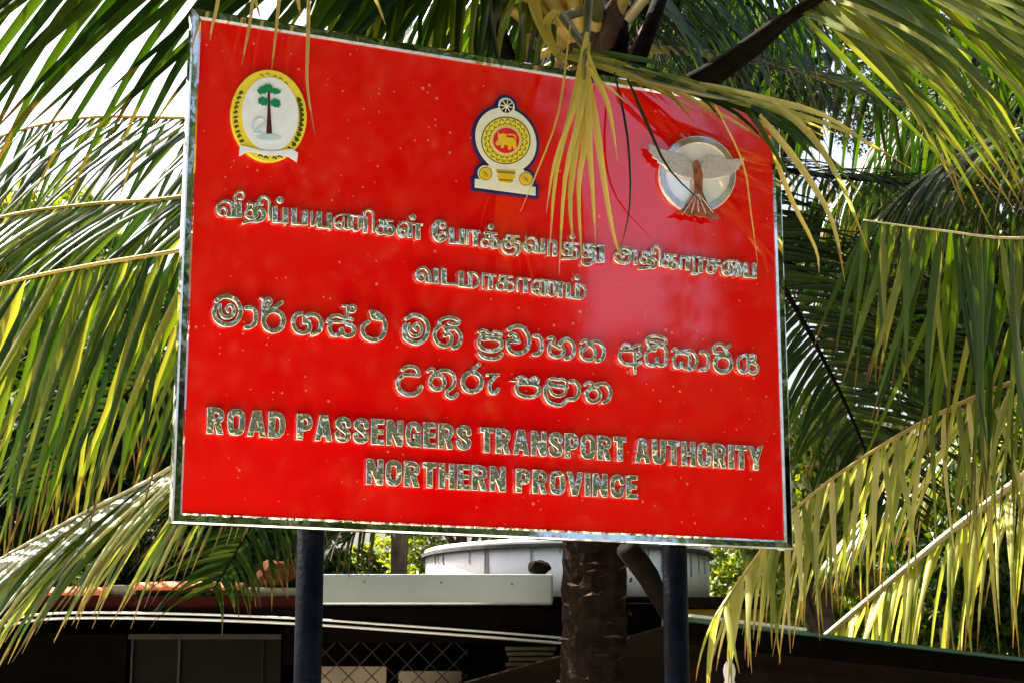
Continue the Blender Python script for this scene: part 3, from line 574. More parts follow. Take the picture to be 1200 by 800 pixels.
# chrome disc with a winged figure
e3 = plate(E3, ell(403, 412, 288, 288, 64), 0.0006, 0.018, M['emb_disc'], 'emblem', bev=0.004); e3['label'] = 'chrome disc with a spread winged bird in relief'
glyph(E3, [('o', 403, 412, 262, 44)], 0.024, M['emb_chrome'], e3, 0.0182, 'rim_ring', 0.0014)
plate(E3, [(400, 440), (365, 350), (290, 262), (205, 238), (125, 222), (62, 190), (30, 186), (44, 226), (34, 236), (70, 272), (62, 286), (104, 306), (100, 322), (150, 345), (190, 385), (262, 425), (345, 448)], 0.0245, 0.031, M['emb_wing'], 'wing', e3, 0.003)
plate(E3, [(405, 440), (428, 335), (478, 272), (560, 288), (640, 300), (700, 296), (758, 282), (744, 312), (752, 334), (712, 352), (716, 376), (672, 390), (660, 412), (560, 442), (480, 452)], 0.0245, 0.031, M['emb_wing'], 'wing', e3, 0.003)
plate(E3, [(372, 322), (392, 300), (414, 322), (442, 420), (438, 540), (482, 640), (578, 748), (530, 742), (500, 758), (452, 730), (420, 738), (384, 716), (340, 728), (300, 704), (236, 706), (322, 648), (382, 540), (378, 430)], 0.0315, 0.038, M['emb_bird'], 'bird_body', e3, 0.003)
for k in range(5):
    glyph(E3, [l(7, 400 + 6 * k - 12, 560, 300 + 55 * k, 700 + 6 * (k % 2))], 0.041, M['emb_wing'], e3, 0.0382, 'tail_feather', 0.001)

# ------------------------------------------------------------------ palms
def leaflet_geom(p, d, wv, L, W, droop, nseg=7, tone=0.5, curl=0.0, fold=0.45):
    """strip of two faces across, folded on the midrib; returns verts, faces, tones"""
    V, F, Tn = [], [], []
    p = Vector(p); d = Vector(d).normalized(); wv = Vector(wv)
    sl = L / nseg
    for i in range(nseg + 1):
        t = i / nseg
        w = W * 0.5 * min(1.0, 0.45 + 4 * t) * (1 - max(0, t - 0.25) / 0.75) ** 0.8 + 0.0007
        a = (wv - d * wv.dot(d)); a = a.normalized() if a.length > 1e-4 else Vector((1, 0, 0))
        n = d.cross(a).normalized()
        f = fold * (1 - 0.5 * t)
        V += [p + a * w + n * w * f, p.copy(), p - a * w + n * w * f]; Tn += [(tone, t, 0)] * 3
        if i < nseg:
            b = 3 * (i); F += [(b, b + 1, b + 4, b + 3), (b + 1, b + 2, b + 5, b + 4)]
        p = p + d * sl
        d = (d + Vector((0, 0, -1)) * droop * (0.4 + 1.2 * t) / nseg * 2 + a * curl / nseg).normalized()
    return V, F, Tn
class Palm:
    def __init__(s, root, cap=300): s.root = root; s.left = cap
def inframe(v, m=0):
    d = Vector(v) - Vector((0, 0, CAM_Z)); z = d.y * CP + d.z * SP
    if z <= 0.1: return False
    x = 600 + FPX * d.x / z; y = 400 - FPX * (-d.y * SP + d.z * CP) / z
    return -m < x < 1200 + m and -m < y < 800 + m
def frond(palm, pts, L=0.95, n=55, s0=0.15, sweep=0.55, lift=0.25, droop=0.9, W=0.036, mat='leaflet', rmat='rachis', r0=0.035, r1=0.006, seed=1, split=True, sides=(1, -1),
          tone=(0.1, 0.9), side=1.0, jit=0.12, gap=0.04, hang=0.0, world=False):
    R = random.Random(seed)
    P3 = crom([q if world else tuple(P(*q)) for q in pts], 12); m = len(P3)
    seg = np.r_[0, np.cumsum(np.linalg.norm(np.diff(P3, axis=0), axis=1))]; tot = seg[-1]
    rad = [r0 + (r1 - r0) * (seg[i] / tot) ** 0.7 for i in range(m)]
    b = MB(); b.tube(P3, rad, 7, True, 0.75); fr = b.build('frond', M[rmat], palm.root, True)
    bv, bf, bt = [], [], []
    for i in range(n):
        for sd_ in sides:
            if R.random() < gap: continue
            s = s0 + (1 - s0) * (i + R.uniform(-.3, .3) + 0.5) / n; s = min(max(s, s0), 1.0)
            q = np.array([np.interp(s * tot, seg, P3[:, k]) for k in range(3)]); q2 = np.array([np.interp(min(tot, s * tot + 0.05), seg, P3[:, k]) for k in range(3)]); q1 = np.array([np.interp(max(0, s * tot - 0.05), seg, P3[:, k]) for k in range(3)])
            T = Vector(q2 - q1).normalized(); S = T.cross(Vector((0, 0, 1)))
            S = S.normalized() if S.length > 0.05 else Vector((1, 0, 0)); N = S.cross(T).normalized()
            e = (s - s0) / (1 - s0)
            ln = L * (0.62 + 0.5 * math.sin(math.pi * min(1, 0.12 + 0.88 * e * 0.85))) * R.uniform(0.82, 1.1) * (1 - 0.45 * max(0, e - 0.8) / 0.2)
            d = S * sd_ * side + T * (sweep + 0.9 * max(0, e - 0.75)) + N * lift + Vector((0, 0, -hang))
            d += Vector((R.uniform(-jit, jit), R.uniform(-jit, jit), R.uniform(-jit, jit)))
            g = leaflet_geom(q, d, T, ln, W * R.uniform(0.8, 1.15), droop * R.uniform(0.75, 1.3), 7, R.uniform(*tone), R.uniform(-.3, .3))
            if split and palm.left > 0 and (inframe(g[0][1]) or inframe(g[0][10])):
                palm.left -= 1; mesh('leaflet', g[0], g[1], M[mat], fr, True, g[2])
            else:
                k = len(bv); bv += g[0]; bf += [tuple(x + k for x in f) for f in g[1]]; bt += g[2]
    if bv:
        o = mesh('leaflets', bv, bf, M[mat], fr, True, bt); o['kind'] = 'stuff'
    return fr
def traced(palm_part, path, W, mat, tone=0.5, nseg=10, fold=0.4, name='leaflet'):
    """one leaflet along an explicit path (px, py, depth)"""
    C = crom([tuple(P(*q)) for q in path], max(3, nseg // (len(path) - 1))); m = len(C); V, F, Tn = [], [], []
    for i in range(m):
        t = i / (m - 1); d = Vector(C[min(i + 1, m - 1)] - C[max(i - 1, 0)]).normalized()
        a = d.cross(Vector((0.15, -1, 0.1))).normalized(); n = a.cross(d)
        w = W * 0.5 * min(1, 0.5 + 3 * t) * (1 - max(0, t - .3) / .7) ** 0.75 + 0.0008
        V += [Vector(C[i]) + a * w + n * w * fold, Vector(C[i]), Vector(C[i]) - a * w + n * w * fold]; Tn += [(tone, t, 0)] * 3
        if i < m - 1: b = 3 * i; F += [(b, b + 1, b + 4, b + 3), (b + 1, b + 2, b + 5, b + 4)]
    return mesh(name, V, F, M[mat], palm_part, True, Tn)
def trunk(root, base, top, r0, r1, seed):
    R = random.Random(seed); b = MB(); n = 26; V = []; rings = 150
    base, top = Vector(base), Vector(top)
    for i in range(rings + 1):
        t = i / rings; c0 = base.lerp(top, t); r = r0 + (r1 - r0) * t + 0.10 * max(0, 1 - t * 12) ** 2
        r += 0.005 * (1 if i % 4 == 0 else -0.2) + 0.006 * mnoise.noise((t * 40, seed, 0))
        for k in range(n):
            q = 2 * math.pi * k / n; rr = r * (1 + 0.07 * mnoise.noise((math.cos(q) * 2, math.sin(q) * 2, t * 30 + seed)) + 0.05 * mnoise.noise((math.cos(q) * 6, math.sin(q) * 6, t * 110)))
            V.append((c0.x + rr * math.cos(q), c0.y + rr * math.sin(q), c0.z + 0.012 * mnoise.noise((q, t * 9, seed))))
    F = [(i * n + k, i * n + (k + 1) % n, (i + 1) * n + (k + 1) % n, (i + 1) * n + k) for i in range(rings) for k in range(n)]
    F.append(tuple(rings * n + k for k in range(n)))
    return mesh('trunk', V, F, M['trunk'], root, False)

TY = 7.35                                                   # depth of the palm just behind the board
pt = P(686, 700, TY); ct = P(702, 30, TY)
rootA = thing('coconut_palm', 'coconut palm with dark ringed trunk right behind the red board', 'palm tree', (pt.x, pt.y, 0))
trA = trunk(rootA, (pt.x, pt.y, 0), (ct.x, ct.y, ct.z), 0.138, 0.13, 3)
# torn bark strips on the trunk
for k in range(70):
    z = RND.uniform(1.45, 2.4); a = RND.uniform(-math.pi, 0); r = 0.146
    w = RND.uniform(0.02, 0.12); a2 = a + w / r
    c0 = Vector((pt.x + (ct.x - pt.x) * z / ct.z, pt.y, z)); dz = RND.uniform(-.02, .02)
    V = [c0 + Vector((r * math.cos(a), r * math.sin(a), 0)), c0 + Vector(((r + .014) * math.cos((a + a2) / 2), (r + .014) * math.sin((a + a2) / 2), dz)), c0 + Vector((r * math.cos(a2), r * math.sin(a2), dz)), c0 + Vector(((r + .008) * math.cos((a + a2) / 2), (r + .008) * math.sin((a + a2) / 2), dz + 0.012))]
    mesh('bark_strip', V, [(0, 1, 2, 3)], M['fibre' if k % 3 == 0 else 'bark_dark'], trA)
# fibre sheaths round the crown
for k in range(9):
    a = k * 0.7; q = Vector((ct.x, ct.y, ct.z - 0.35 + 0.06 * (k % 4)))
    b = MB(); b.tube([q + Vector((0.10 * math.cos(a), 0.10 * math.sin(a), 0)), q + Vector((0.17 * math.cos(a + .3), 0.17 * math.sin(a + .3), 0.22)), q + Vector((0.26 * math.cos(a + .4), 0.26 * math.sin(a + .4), 0.42))], [0.07, 0.055, 0.015], 7, True, 0.4)
    b.build('fibre_sheath', M['fibre'], rootA, True)
A = Palm(rootA, 300)
# left fronds, from behind the board
frond(A, [(700, 60, 7.3), (520, 190, 7.2), (330, 270, 7.0), (214, 293, 6.9), (100, 312, 6.85), (0, 334, 6.8), (-140, 380, 6.8)], L=1.15, n=68, s0=0.30, sweep=0.38, lift=-0.05, droop=0.4, W=0.030, seed=4, side=0.22, hang=0.95, tone=(0.3, 1.0), r0=0.03, jit=0.17)
frond(A, [(700, 50, 7.4), (500, 150, 7.5), (330, 205, 7.5), (212, 231, 7.5), (100, 240, 7.5), (0, 255, 7.5), (-150, 300, 7.5)], L=0.85, n=65, s0=0.32, sweep=0.75, lift=0, droop=0.4, W=0.027, seed=5, side=0.3, hang=0.6, tone=(0.2, 0.95), r0=0.03)
frond(A, [(700, 40, 7.4), (500, 110, 7.9), (330, 135, 8.2), (215, 138, 8.4), (100, 138, 8.6), (0, 160, 8.8), (-140, 215, 8.9)], L=0.9, n=59, s0=0.3, sweep=0.8, lift=-0.1, droop=0.5, W=0.028, seed=6, side=0.3, hang=0.65, tone=(0.1, 0.85), r0=0.03)
frond(A, [(700, 30, 7.3), (540, -40, 6.9), (400, -75, 6.6), (260, -85, 6.5), (110, -80, 6.4), (-50, -60, 6.4), (-180, -20, 6.4)], L=1.15, n=30, s0=0.22, sweep=0.75, lift=0, droop=0.25, W=0.048, seed=7, side=0.2, hang=0.8, tone=(0.0, 0.55), jit=0.07)
frond(A, [(690, 80, 7.3), (560, 260, 7.0), (400, 420, 6.8), (200, 548, 6.7), (100, 600, 6.65), (0, 655, 6.6), (-100, 720, 6.6)], L=0.8, n=86, s0=0.35, sweep=1.0, lift=0.0, droop=0.35, W=0.030, seed=8, side=0.4, hang=0.35, rmat='rachis_pale', r0=0.04, tone=(0.2, 1.0))
# right frond springing over the board's right corner
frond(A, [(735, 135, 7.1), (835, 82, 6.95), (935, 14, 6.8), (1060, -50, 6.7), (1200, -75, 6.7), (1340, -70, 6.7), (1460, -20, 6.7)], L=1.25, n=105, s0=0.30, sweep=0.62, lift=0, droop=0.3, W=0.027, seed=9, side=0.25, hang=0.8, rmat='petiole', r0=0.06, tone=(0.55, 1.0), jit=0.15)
frond(A, [(720, 40, 7.4), (790, -30, 7.7), (900, -60, 8.1), (1050, -30, 8.5), (1200, 30, 8.8), (1330, 130, 9)], L=1.1, n=68, s0=0.15, sweep=0.5, droop=0.7, W=0.033, seed=19, side=0.5, hang=0.5, tone=(0.0, 0.6), split=False)
frond(A, [(715, 60, 7.4), (800, 60, 8.0), (920, 80, 8.6), (1050, 120, 9.2), (1200, 170, 9.6), (1350, 260, 9.8)], L=0.9, n=74, s0=0.2, sweep=0.5, droop=0.7, W=0.031, seed=20, side=0.5, hang=0.4, tone=(0.0, 0.6), split=False)
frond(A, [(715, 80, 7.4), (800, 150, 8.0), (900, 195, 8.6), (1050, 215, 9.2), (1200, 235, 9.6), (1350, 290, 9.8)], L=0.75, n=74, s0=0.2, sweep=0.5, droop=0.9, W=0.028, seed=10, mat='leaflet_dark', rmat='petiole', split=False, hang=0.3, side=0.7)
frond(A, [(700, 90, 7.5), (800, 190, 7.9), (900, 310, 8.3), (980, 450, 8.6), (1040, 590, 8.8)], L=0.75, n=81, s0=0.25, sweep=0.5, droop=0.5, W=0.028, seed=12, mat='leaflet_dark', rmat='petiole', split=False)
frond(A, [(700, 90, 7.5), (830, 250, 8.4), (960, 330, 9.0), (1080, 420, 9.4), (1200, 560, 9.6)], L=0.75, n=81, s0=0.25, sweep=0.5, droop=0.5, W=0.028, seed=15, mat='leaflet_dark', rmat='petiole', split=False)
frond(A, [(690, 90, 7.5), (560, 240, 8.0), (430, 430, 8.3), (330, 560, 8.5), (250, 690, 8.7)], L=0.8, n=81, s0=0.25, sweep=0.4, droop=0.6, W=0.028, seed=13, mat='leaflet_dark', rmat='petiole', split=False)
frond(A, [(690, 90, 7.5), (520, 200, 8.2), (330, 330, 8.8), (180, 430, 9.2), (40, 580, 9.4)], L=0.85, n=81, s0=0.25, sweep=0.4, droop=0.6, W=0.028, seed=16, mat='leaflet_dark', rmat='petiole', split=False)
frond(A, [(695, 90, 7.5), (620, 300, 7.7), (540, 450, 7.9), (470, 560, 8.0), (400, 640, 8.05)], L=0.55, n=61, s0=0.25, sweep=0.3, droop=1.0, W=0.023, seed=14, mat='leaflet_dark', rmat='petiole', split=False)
# crown fronds rising behind the board
for k, (q, tn) in enumerate([([(695, 40, 7.3), (620, -10, 7.2), (550, -45, 7.1), (470, -70, 7.0), (400, -70, 7.0)], (0.2, 0.95)),
                             ([(698, 30, 7.4), (640, -40, 7.6), (580, -90, 7.9), (520, -120, 8.2)], (0.1, 0.8)),
                             ([(705, 20, 7.4), (700, -50, 7.9), (690, -110, 8.5), (660, -140, 9.3)], (0.1, 0.8)),
                             ([(710, 20, 7.4), (760, -40, 7.7), (830, -90, 8.1), (930, -120, 8.6)], (0.1, 0.8)),
                             ([(705, 20, 7.4), (640, 0, 8.0), (580, -20, 8.8), (500, -20, 9.4)], (0.0, 0.6)),
                             ([(705, 20, 7.4), (760, 10, 8.0), (840, 0, 8.8), (950, 20, 9.4)], (0.0, 0.6))]):
    frond(A, q, L=1.0, n=57, s0=0.15, sweep=0.3, lift=0, droop=0.8, W=0.033, seed=30 + k, hang=0.75, side=0.5, rmat='petiole', r0=0.05, tone=tn, split=(k == 0))
# unseen fronds arching forward above the view, added to darken the board's top
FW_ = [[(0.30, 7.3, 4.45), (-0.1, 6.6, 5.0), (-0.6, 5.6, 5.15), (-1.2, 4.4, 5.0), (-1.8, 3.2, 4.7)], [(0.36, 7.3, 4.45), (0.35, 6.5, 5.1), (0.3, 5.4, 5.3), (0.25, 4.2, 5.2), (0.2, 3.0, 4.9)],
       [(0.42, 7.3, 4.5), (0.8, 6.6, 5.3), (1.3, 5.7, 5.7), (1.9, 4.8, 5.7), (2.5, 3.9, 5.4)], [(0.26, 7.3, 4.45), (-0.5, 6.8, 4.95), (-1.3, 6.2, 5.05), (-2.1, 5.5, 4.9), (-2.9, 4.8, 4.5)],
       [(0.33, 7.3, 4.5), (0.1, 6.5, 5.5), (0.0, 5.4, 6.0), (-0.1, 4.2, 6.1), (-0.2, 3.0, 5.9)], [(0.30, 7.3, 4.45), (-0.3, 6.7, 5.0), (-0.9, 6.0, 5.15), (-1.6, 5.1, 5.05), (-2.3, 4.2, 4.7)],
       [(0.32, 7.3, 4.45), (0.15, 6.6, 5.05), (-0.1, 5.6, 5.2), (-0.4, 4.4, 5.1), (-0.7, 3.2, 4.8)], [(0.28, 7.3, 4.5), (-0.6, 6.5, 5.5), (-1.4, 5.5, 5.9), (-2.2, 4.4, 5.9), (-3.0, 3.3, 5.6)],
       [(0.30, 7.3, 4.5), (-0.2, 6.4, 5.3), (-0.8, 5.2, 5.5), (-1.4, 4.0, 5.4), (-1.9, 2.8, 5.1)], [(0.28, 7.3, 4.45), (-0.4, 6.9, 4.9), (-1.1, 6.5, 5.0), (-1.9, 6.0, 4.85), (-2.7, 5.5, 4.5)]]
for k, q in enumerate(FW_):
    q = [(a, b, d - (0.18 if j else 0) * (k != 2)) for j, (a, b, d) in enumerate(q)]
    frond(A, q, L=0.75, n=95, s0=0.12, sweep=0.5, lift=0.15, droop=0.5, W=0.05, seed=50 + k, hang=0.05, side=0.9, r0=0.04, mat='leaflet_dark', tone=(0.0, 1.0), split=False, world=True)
# dark petioles crossing the sky gap above the board
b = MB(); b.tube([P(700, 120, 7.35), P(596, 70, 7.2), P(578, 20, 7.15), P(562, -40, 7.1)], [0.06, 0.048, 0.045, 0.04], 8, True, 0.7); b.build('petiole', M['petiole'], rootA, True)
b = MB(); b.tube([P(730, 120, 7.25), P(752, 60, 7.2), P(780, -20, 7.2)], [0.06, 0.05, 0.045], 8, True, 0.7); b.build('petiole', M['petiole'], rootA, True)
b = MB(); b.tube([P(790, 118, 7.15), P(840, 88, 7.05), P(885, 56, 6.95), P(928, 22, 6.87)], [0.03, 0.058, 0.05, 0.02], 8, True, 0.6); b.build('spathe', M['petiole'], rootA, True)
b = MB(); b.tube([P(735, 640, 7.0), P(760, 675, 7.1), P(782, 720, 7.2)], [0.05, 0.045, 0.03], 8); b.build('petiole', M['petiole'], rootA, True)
# yellowing frond tip hanging over the board's top edge
b = MB(); b.tube([P(700, 20, 7.1), P(695, -35, 6.7), P(690, 0, 6.3), P(687, 45, 6.12), P(684, 92, 6.02)], [0.03, 0.024, 0.018, 0.014, 0.007], 7)
tipA = b.build('frond', M['rachis_green'], rootA, True)
for k, (pth, w, tn) in enumerate([
    ([(688, 38, 6.1), (672, 120, 6.02), (652, 200, 6.0), (644, 292, 6.02)], .034, .5), ([(688, 45, 6.1), (680, 130, 6.0), (662, 210, 5.99), (655, 322, 6.02)], .036, .7),
    ([(690, 50, 6.1), (678, 150, 6.0), (668, 230, 5.99), (672, 290, 6.0)], .040, .35), ([(688, 60, 6.1), (686, 160, 5.99), (678, 220, 5.98), (682, 312, 6.0)], .036, .6),
    ([(690, 80, 6.05), (690, 160, 5.98), (694, 220, 5.98), (698, 286, 6.0)], .034, .8), ([(690, 90, 6.05), (700, 160, 5.98), (708, 215, 5.98), (718, 272, 6.0), (730, 310, 6.02)], .036, .9),
    ([(690, 70, 6.05), (672, 130, 6.0), (650, 190, 6.0), (640, 250, 6.02)], .026, .55), ([(688, 50, 6.1), (678, 110, 6.0), (664, 160, 5.98), (658, 240, 6.0)], .032, .2),
    ([(690, 80, 6.0), (708, 112, 5.98), (716, 140, 5.98), (724, 190, 6.0)], .030, .55), ([(688, 60, 6.05), (700, 92, 6.0), (716, 105, 5.98), (735, 122, 6.0)], .022, .6),
    ([(700, 0, 6.3), (690, 40, 6.1), (676, 90, 6.0), (664, 150, 5.98)], .045, .1), ([(668, 30, 6.2), (655, 130, 6.05), (630, 200, 6.0), (610, 248, 6.02)], .010, .7)]):
    if k in (7, 10): continue
    traced(tipA, pth, w * .68, 'leaflet_yellow' if k not in (10,) else 'leaflet_pale', tn)
# orange dying straps beside the crown
for pth, w in [([(620, -30, 6.9), (626, 10, 6.85), (642, 50, 6.75), (664, 84, 6.7)], .05), ([(652, 12, 6.8), (640, 30, 6.8), (652, 60, 6.75), (672, 84, 6.7)], .035), ([(618, 40, 7.0), (622, 70, 7.0), (628, 100, 7.0)], .08)]:
    traced(tipA, pth, w, 'leaflet_yellow', 0.95)
# green bundle lying along the board's top edge, its leaflets fraying to the right
b = MB(); b.tube([P(690, 10, 7.1), P(660, 20, 6.75), P(690, 62, 6.45), P(760, 96, 6.32), P(830, 112, 6.3), P(880, 122, 6.32)], [0.025, 0.02, 0.016, 0.013, 0.009, 0.004], 7)
bunA = b.build('frond', M['rachis_green'], rootA, True)
for k in range(26):
    R = RND; x = R.uniform(640, 850); y = 55 + (x - 640) * 0.27 + R.uniform(-6, 6); dp = 6.42 - (x - 640) * .0003
    ln = R.uniform(130, 260); ang = R.uniform(0.16, 0.42); dr = R.uniform(0, 30)
    if k % 9 == 0: x = R.uniform(845, 880); y = 55 + (x - 640) * 0.27; ln = R.uniform(90, 150); ang = R.uniform(0.6, 1.0)
    dx, dy = math.cos(ang) * ln, math.sin(ang) * ln
    traced(bunA, [(x, y, dp), (x + dx * .35, y + dy * .28, dp - .05), (x + dx * .7, y + dy * .68, dp - .03 + max(0, x + dx - 900) * .001), (x + dx, y + dy + dr, dp + max(0, x + dx - 900) * .002)],
           R.uniform(.02, .036), 'leaflet_pale' if k % 3 else 'leaflet', R.uniform(.1, .8))
for pth, w, tn, mt in [([(735, 92, 6.32), (760, 150, 6.25), (785, 200, 6.25), (832, 246, 6.3)], .012, .2, 'leaflet'), ([(720, 85, 6.3), (735, 160, 6.2), (738, 240, 6.2), (725, 300, 6.25)], .008, .2, 'leaflet'),
                       ([(835, 118, 6.35), (870, 190, 6.4), (880, 250, 6.4), (888, 310, 6.45)], .006, .8, 'leaflet_yellow'),
                       ([(905, 120, 6.3), (950, 160, 6.35), (985, 215, 6.4), (1020, 300, 6.5)], .03, .7, 'leaflet_pale'), ([(890, 135, 6.3), (940, 200, 6.4), (975, 260, 6.5), (990, 330, 6.5)], .03, .8, 'leaflet_pale'),
                       ([(880, 125, 6.3), (930, 150, 6.35), (975, 190, 6.4), (1010, 230, 6.5)], .03, .4, 'leaflet'), ([(900, 160, 6.4), (925, 230, 6.5), (955, 290, 6.6), (960, 320, 6.6)], .02, .9, 'leaflet_yellow')]:
    traced(bunA, pth, w, mt, tn)
# dry threads in front of the board's upper left
for pth, w in [([(330, -40, 5.75), (326, 10, 5.72), (322, 50, 5.7), (318, 84, 5.7)], .012), ([(362, -40, 5.8), (361, 40, 5.76), (360, 100, 5.75), (369, 158, 5.76)], .013), ([(300, -40, 5.75), (294, 20, 5.72), (288, 52, 5.7), (283, 78, 5.7)], .011),
               ([(262, -40, 5.7), (254, 10, 5.66), (249, 30, 5.65), (246, 48, 5.65)], .012), ([(420, -40, 5.85), (440, 0, 5.83), (452, 30, 5.83)], .014), 
               ([(340, -40, 5.8), (348, -5, 5.78), (352, 20, 5.78)], .02), ([(290, -40, 5.75), (298, -5, 5.72), (305, 22, 5.7)], .016)]:
    traced(bunA, pth, w, 'leaflet_pale', 0.8)

# second palm, beyond the right edge of the view
pb = P(1640, 700, 8.6)
rootB = thing('coconut_palm', 'coconut palm right of the board with drooping yellow-green fronds over the low roof', 'palm tree', (pb.x, pb.y, 0))
cb = Vector((pb.x, pb.y, 5.0)); trunk(rootB, (pb.x, pb.y, 0), cb, 0.15, 0.13, 8)
B = Palm(rootB, 300)
CB = (1640, 130, 8.6)
frond(B, [CB, (1480, 215, 8.0), (1330, 262, 7.5), (1200, 279, 7.2), (1100, 270, 7.05), (1012, 258, 7.0)], L=1.25, n=86, s0=0.25, sweep=0.08, lift=0, droop=0.5, W=0.034, rmat='rachis_pale', seed=21, side=0.18, hang=1.0, tone=(0.35, 1.0), jit=0.2, r1=0.004)
frond(B, [CB, (1480, 300, 8.1), (1300, 400, 7.6), (1130, 470, 7.3), (1020, 530, 7.15), (930, 598, 7.0), (872, 672, 6.95), (838, 722, 6.9)], L=0.68, n=88, s0=0.25, sweep=0.42, lift=0, droop=0.7, W=0.025, mat='leaflet_pale', seed=22, side=0.4, hang=0.9, tone=(0.05, 1.0), jit=0.34, gap=0.1)
frond(B, [CB, (1450, 400, 9.2), (1280, 500, 9.4), (1130, 610, 9.5), (1050, 675, 9.5), (970, 742, 9.5), (900, 800, 9.5)], L=0.8, n=72, s0=0.25, sweep=0.3, lift=0, droop=0.8, W=0.026, mat='leaflet_pale', rmat='rachis_pale', r0=0.06, r1=0.018, seed=23, side=0.35, hang=0.65, tone=(0.0, 0.9), jit=0.2, gap=0.08)
frond(B, [CB, (1500, 120, 8.6), (1350, 130, 8.7), (1200, 150, 8.8), (1080, 210, 8.9), (990, 300, 9.0)], L=0.95, n=74, s0=0.2, sweep=0.5, droop=0.8, W=0.030, seed=24, side=0.5, hang=0.5, split=False, tone=(0.1, 0.8))
frond(B, [CB, (1500, 40, 9.6), (1350, 30, 9.8), (1200, 60, 10), (1080, 120, 10.2), (990, 220, 10.3)], L=1.0, n=74, s0=0.2, sweep=0.5, droop=0.8, W=0.030, seed=29, side=0.5, hang=0.5, split=False, tone=(0.0, 0.7))
frond(B, [CB, (1500, 330, 9.4), (1350, 420, 9.8), (1200, 470, 10), (1080, 540, 10.2), (980, 640, 10.3)], L=0.8, n=74, s0=0.2, sweep=0.5, droop=0.8, W=0.027, seed=25, side=0.5, hang=0.45, split=False, tone=(0.3, 1.0))
frond(B, [CB, (1750, 60, 9.0), (1900, 120, 9.4), (2050, 280, 9.8)], L=0.9, n=40, seed=26, split=False)
frond(B, [CB, (1620, -60, 9.2), (1560, -160, 10.2), (1500, -120, 11.2)], L=0.9, n=40, seed=27, split=False)
frond(B, [CB, (1600, 20, 8.0), (1530, 0, 7.2), (1480, 100, 6.4)], L=0.9, n=40, seed=28, split=False)

# ------------------------------------------------------------------ broadleaf trees
def crown_mesh(name, seed, nleaf, lobes, size=0.085, mat='leaf', skirt=0.35):
    R = np.random.default_rng(seed); V = np.zeros((nleaf * 5, 3), np.float32); Tn = np.zeros((nleaf * 5, 3), np.float32)
    cen = R.normal(size=(lobes, 3)); cen /= np.linalg.norm(cen, axis=1)[:, None]; cen *= R.uniform(0.3, 0.85, (lobes, 1)); cen[:, 2] *= 0.75
    rad = R.uniform(0.18, 0.36, lobes); which = R.integers(0, lobes, nleaf)
    dirs = R.normal(size=(nleaf, 3)); dirs /= np.linalg.norm(dirs, axis=1)[:, None]
    pos = cen[which] + dirs * (rad[which] * R.uniform(0.55, 1.08, nleaf) ** 0.6)[:, None]
    ax = R.normal(size=(nleaf, 3)) + np.array([0, 0, -0.7]); ax /= np.linalg.norm(ax, axis=1)[:, None]
    sd2 = np.cross(ax, R.normal(size=(nleaf, 3))); sd2 /= np.linalg.norm(sd2, axis=1)[:, None]; nn = np.cross(ax, sd2)
    ln = size * R.uniform(0.6, 1.3, nleaf); tone = np.clip(R.normal(0.5, 0.25, nleaf) + 0.2 * (R.random(lobes)[which] - .5), 0, 1)
    for k, (a, b, cc) in enumerate(((0, 0, 0), (0.45, 0.30, 0.08), (1.0, 0, 0.0), (0.45, -0.30, 0.08), (0.45, 0, -0.03))):
        V[k::5] = pos + ax * (ln * a)[:, None] + sd2 * (ln * b)[:, None] + nn * (ln * cc)[:, None]; Tn[k::5, 0] = tone; Tn[k::5, 1] = 0.2
    base = (np.arange(nleaf) * 5)[:, None]; F = np.concatenate([base + np.array([0, 1, 4]), base + np.array([1, 2, 4]), base + np.array([2, 3, 4]), base + np.array([3, 0, 4])], 1).reshape(-1, 3)
    me = bpy.data.meshes.new(name); me.from_pydata(V.tolist(), [], F.tolist())
    a = me.attributes.new('tone', 'FLOAT_VECTOR', 'POINT'); a.data.foreach_set('vector', Tn.ravel()); me.materials.append(M[mat]); me.update()
    return me, cen
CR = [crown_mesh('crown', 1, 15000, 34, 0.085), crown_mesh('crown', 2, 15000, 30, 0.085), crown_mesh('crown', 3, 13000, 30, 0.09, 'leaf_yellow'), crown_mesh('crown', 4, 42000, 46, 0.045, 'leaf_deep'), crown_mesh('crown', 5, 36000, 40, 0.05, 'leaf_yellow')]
def tree(label, x, y, z0, rx, ry, rz, kind, rot, group=None, name='broadleaf_tree'):
    """z0 = height of the crown's middle"""
    r = thing(name, label, 'tree', (x, y, 0), group)
    me, cen = CR[kind]
    cr = bpy.data.objects.new('crown', me); link(cr, r); cr.location = (0, 0, z0); cr.scale = (rx, ry, rz); cr.rotation_euler = (0, 0, rot); cr['kind'] = 'stuff'
    b = MB(); top = z0 - rz * 0.2; b.tube([(x, y, 0), (x + .05, y, top * .5), (x, y + .05, top)], [0.05 * rz + .06, 0.04 * rz + .05, 0.05], 10); tr = b.build('trunk', M['wood'], r, True)
    for k in range(6):
        cc = cen[k * 3]; q = Vector((x + (cc[0] * math.cos(rot) - cc[1] * math.sin(rot)) * rx * .8, y + (cc[0] * math.sin(rot) + cc[1] * math.cos(rot)) * ry * .8, z0 + cc[2] * rz * .8))
        s0_ = Vector((x, y, max(0.5, top * (0.6 + 0.06 * k)))); b = MB(); b.tube([s0_, s0_.lerp(q, .5) + Vector((0, 0, .1)), q], [0.05, 0.03, 0.01], 6); b.build('limb', M['wood'], tr, True)
    return r
def tree_px(label, px, py, y, rx_px, rz_px, kind, rot, **kw):
    c0 = P(px, py, y); s = y / FPX; return tree(label, c0.x, y, c0.z, rx_px * s, max(0.8, rx_px * s * .8), rz_px * s, kind, rot, **kw)
g1 = 'trees growing behind the palms'
tree_px('dark leafy tree filling the gap left of the board under the fronds', 60, 480, 11.5, 250, 240, 0, 0.3, group=g1)
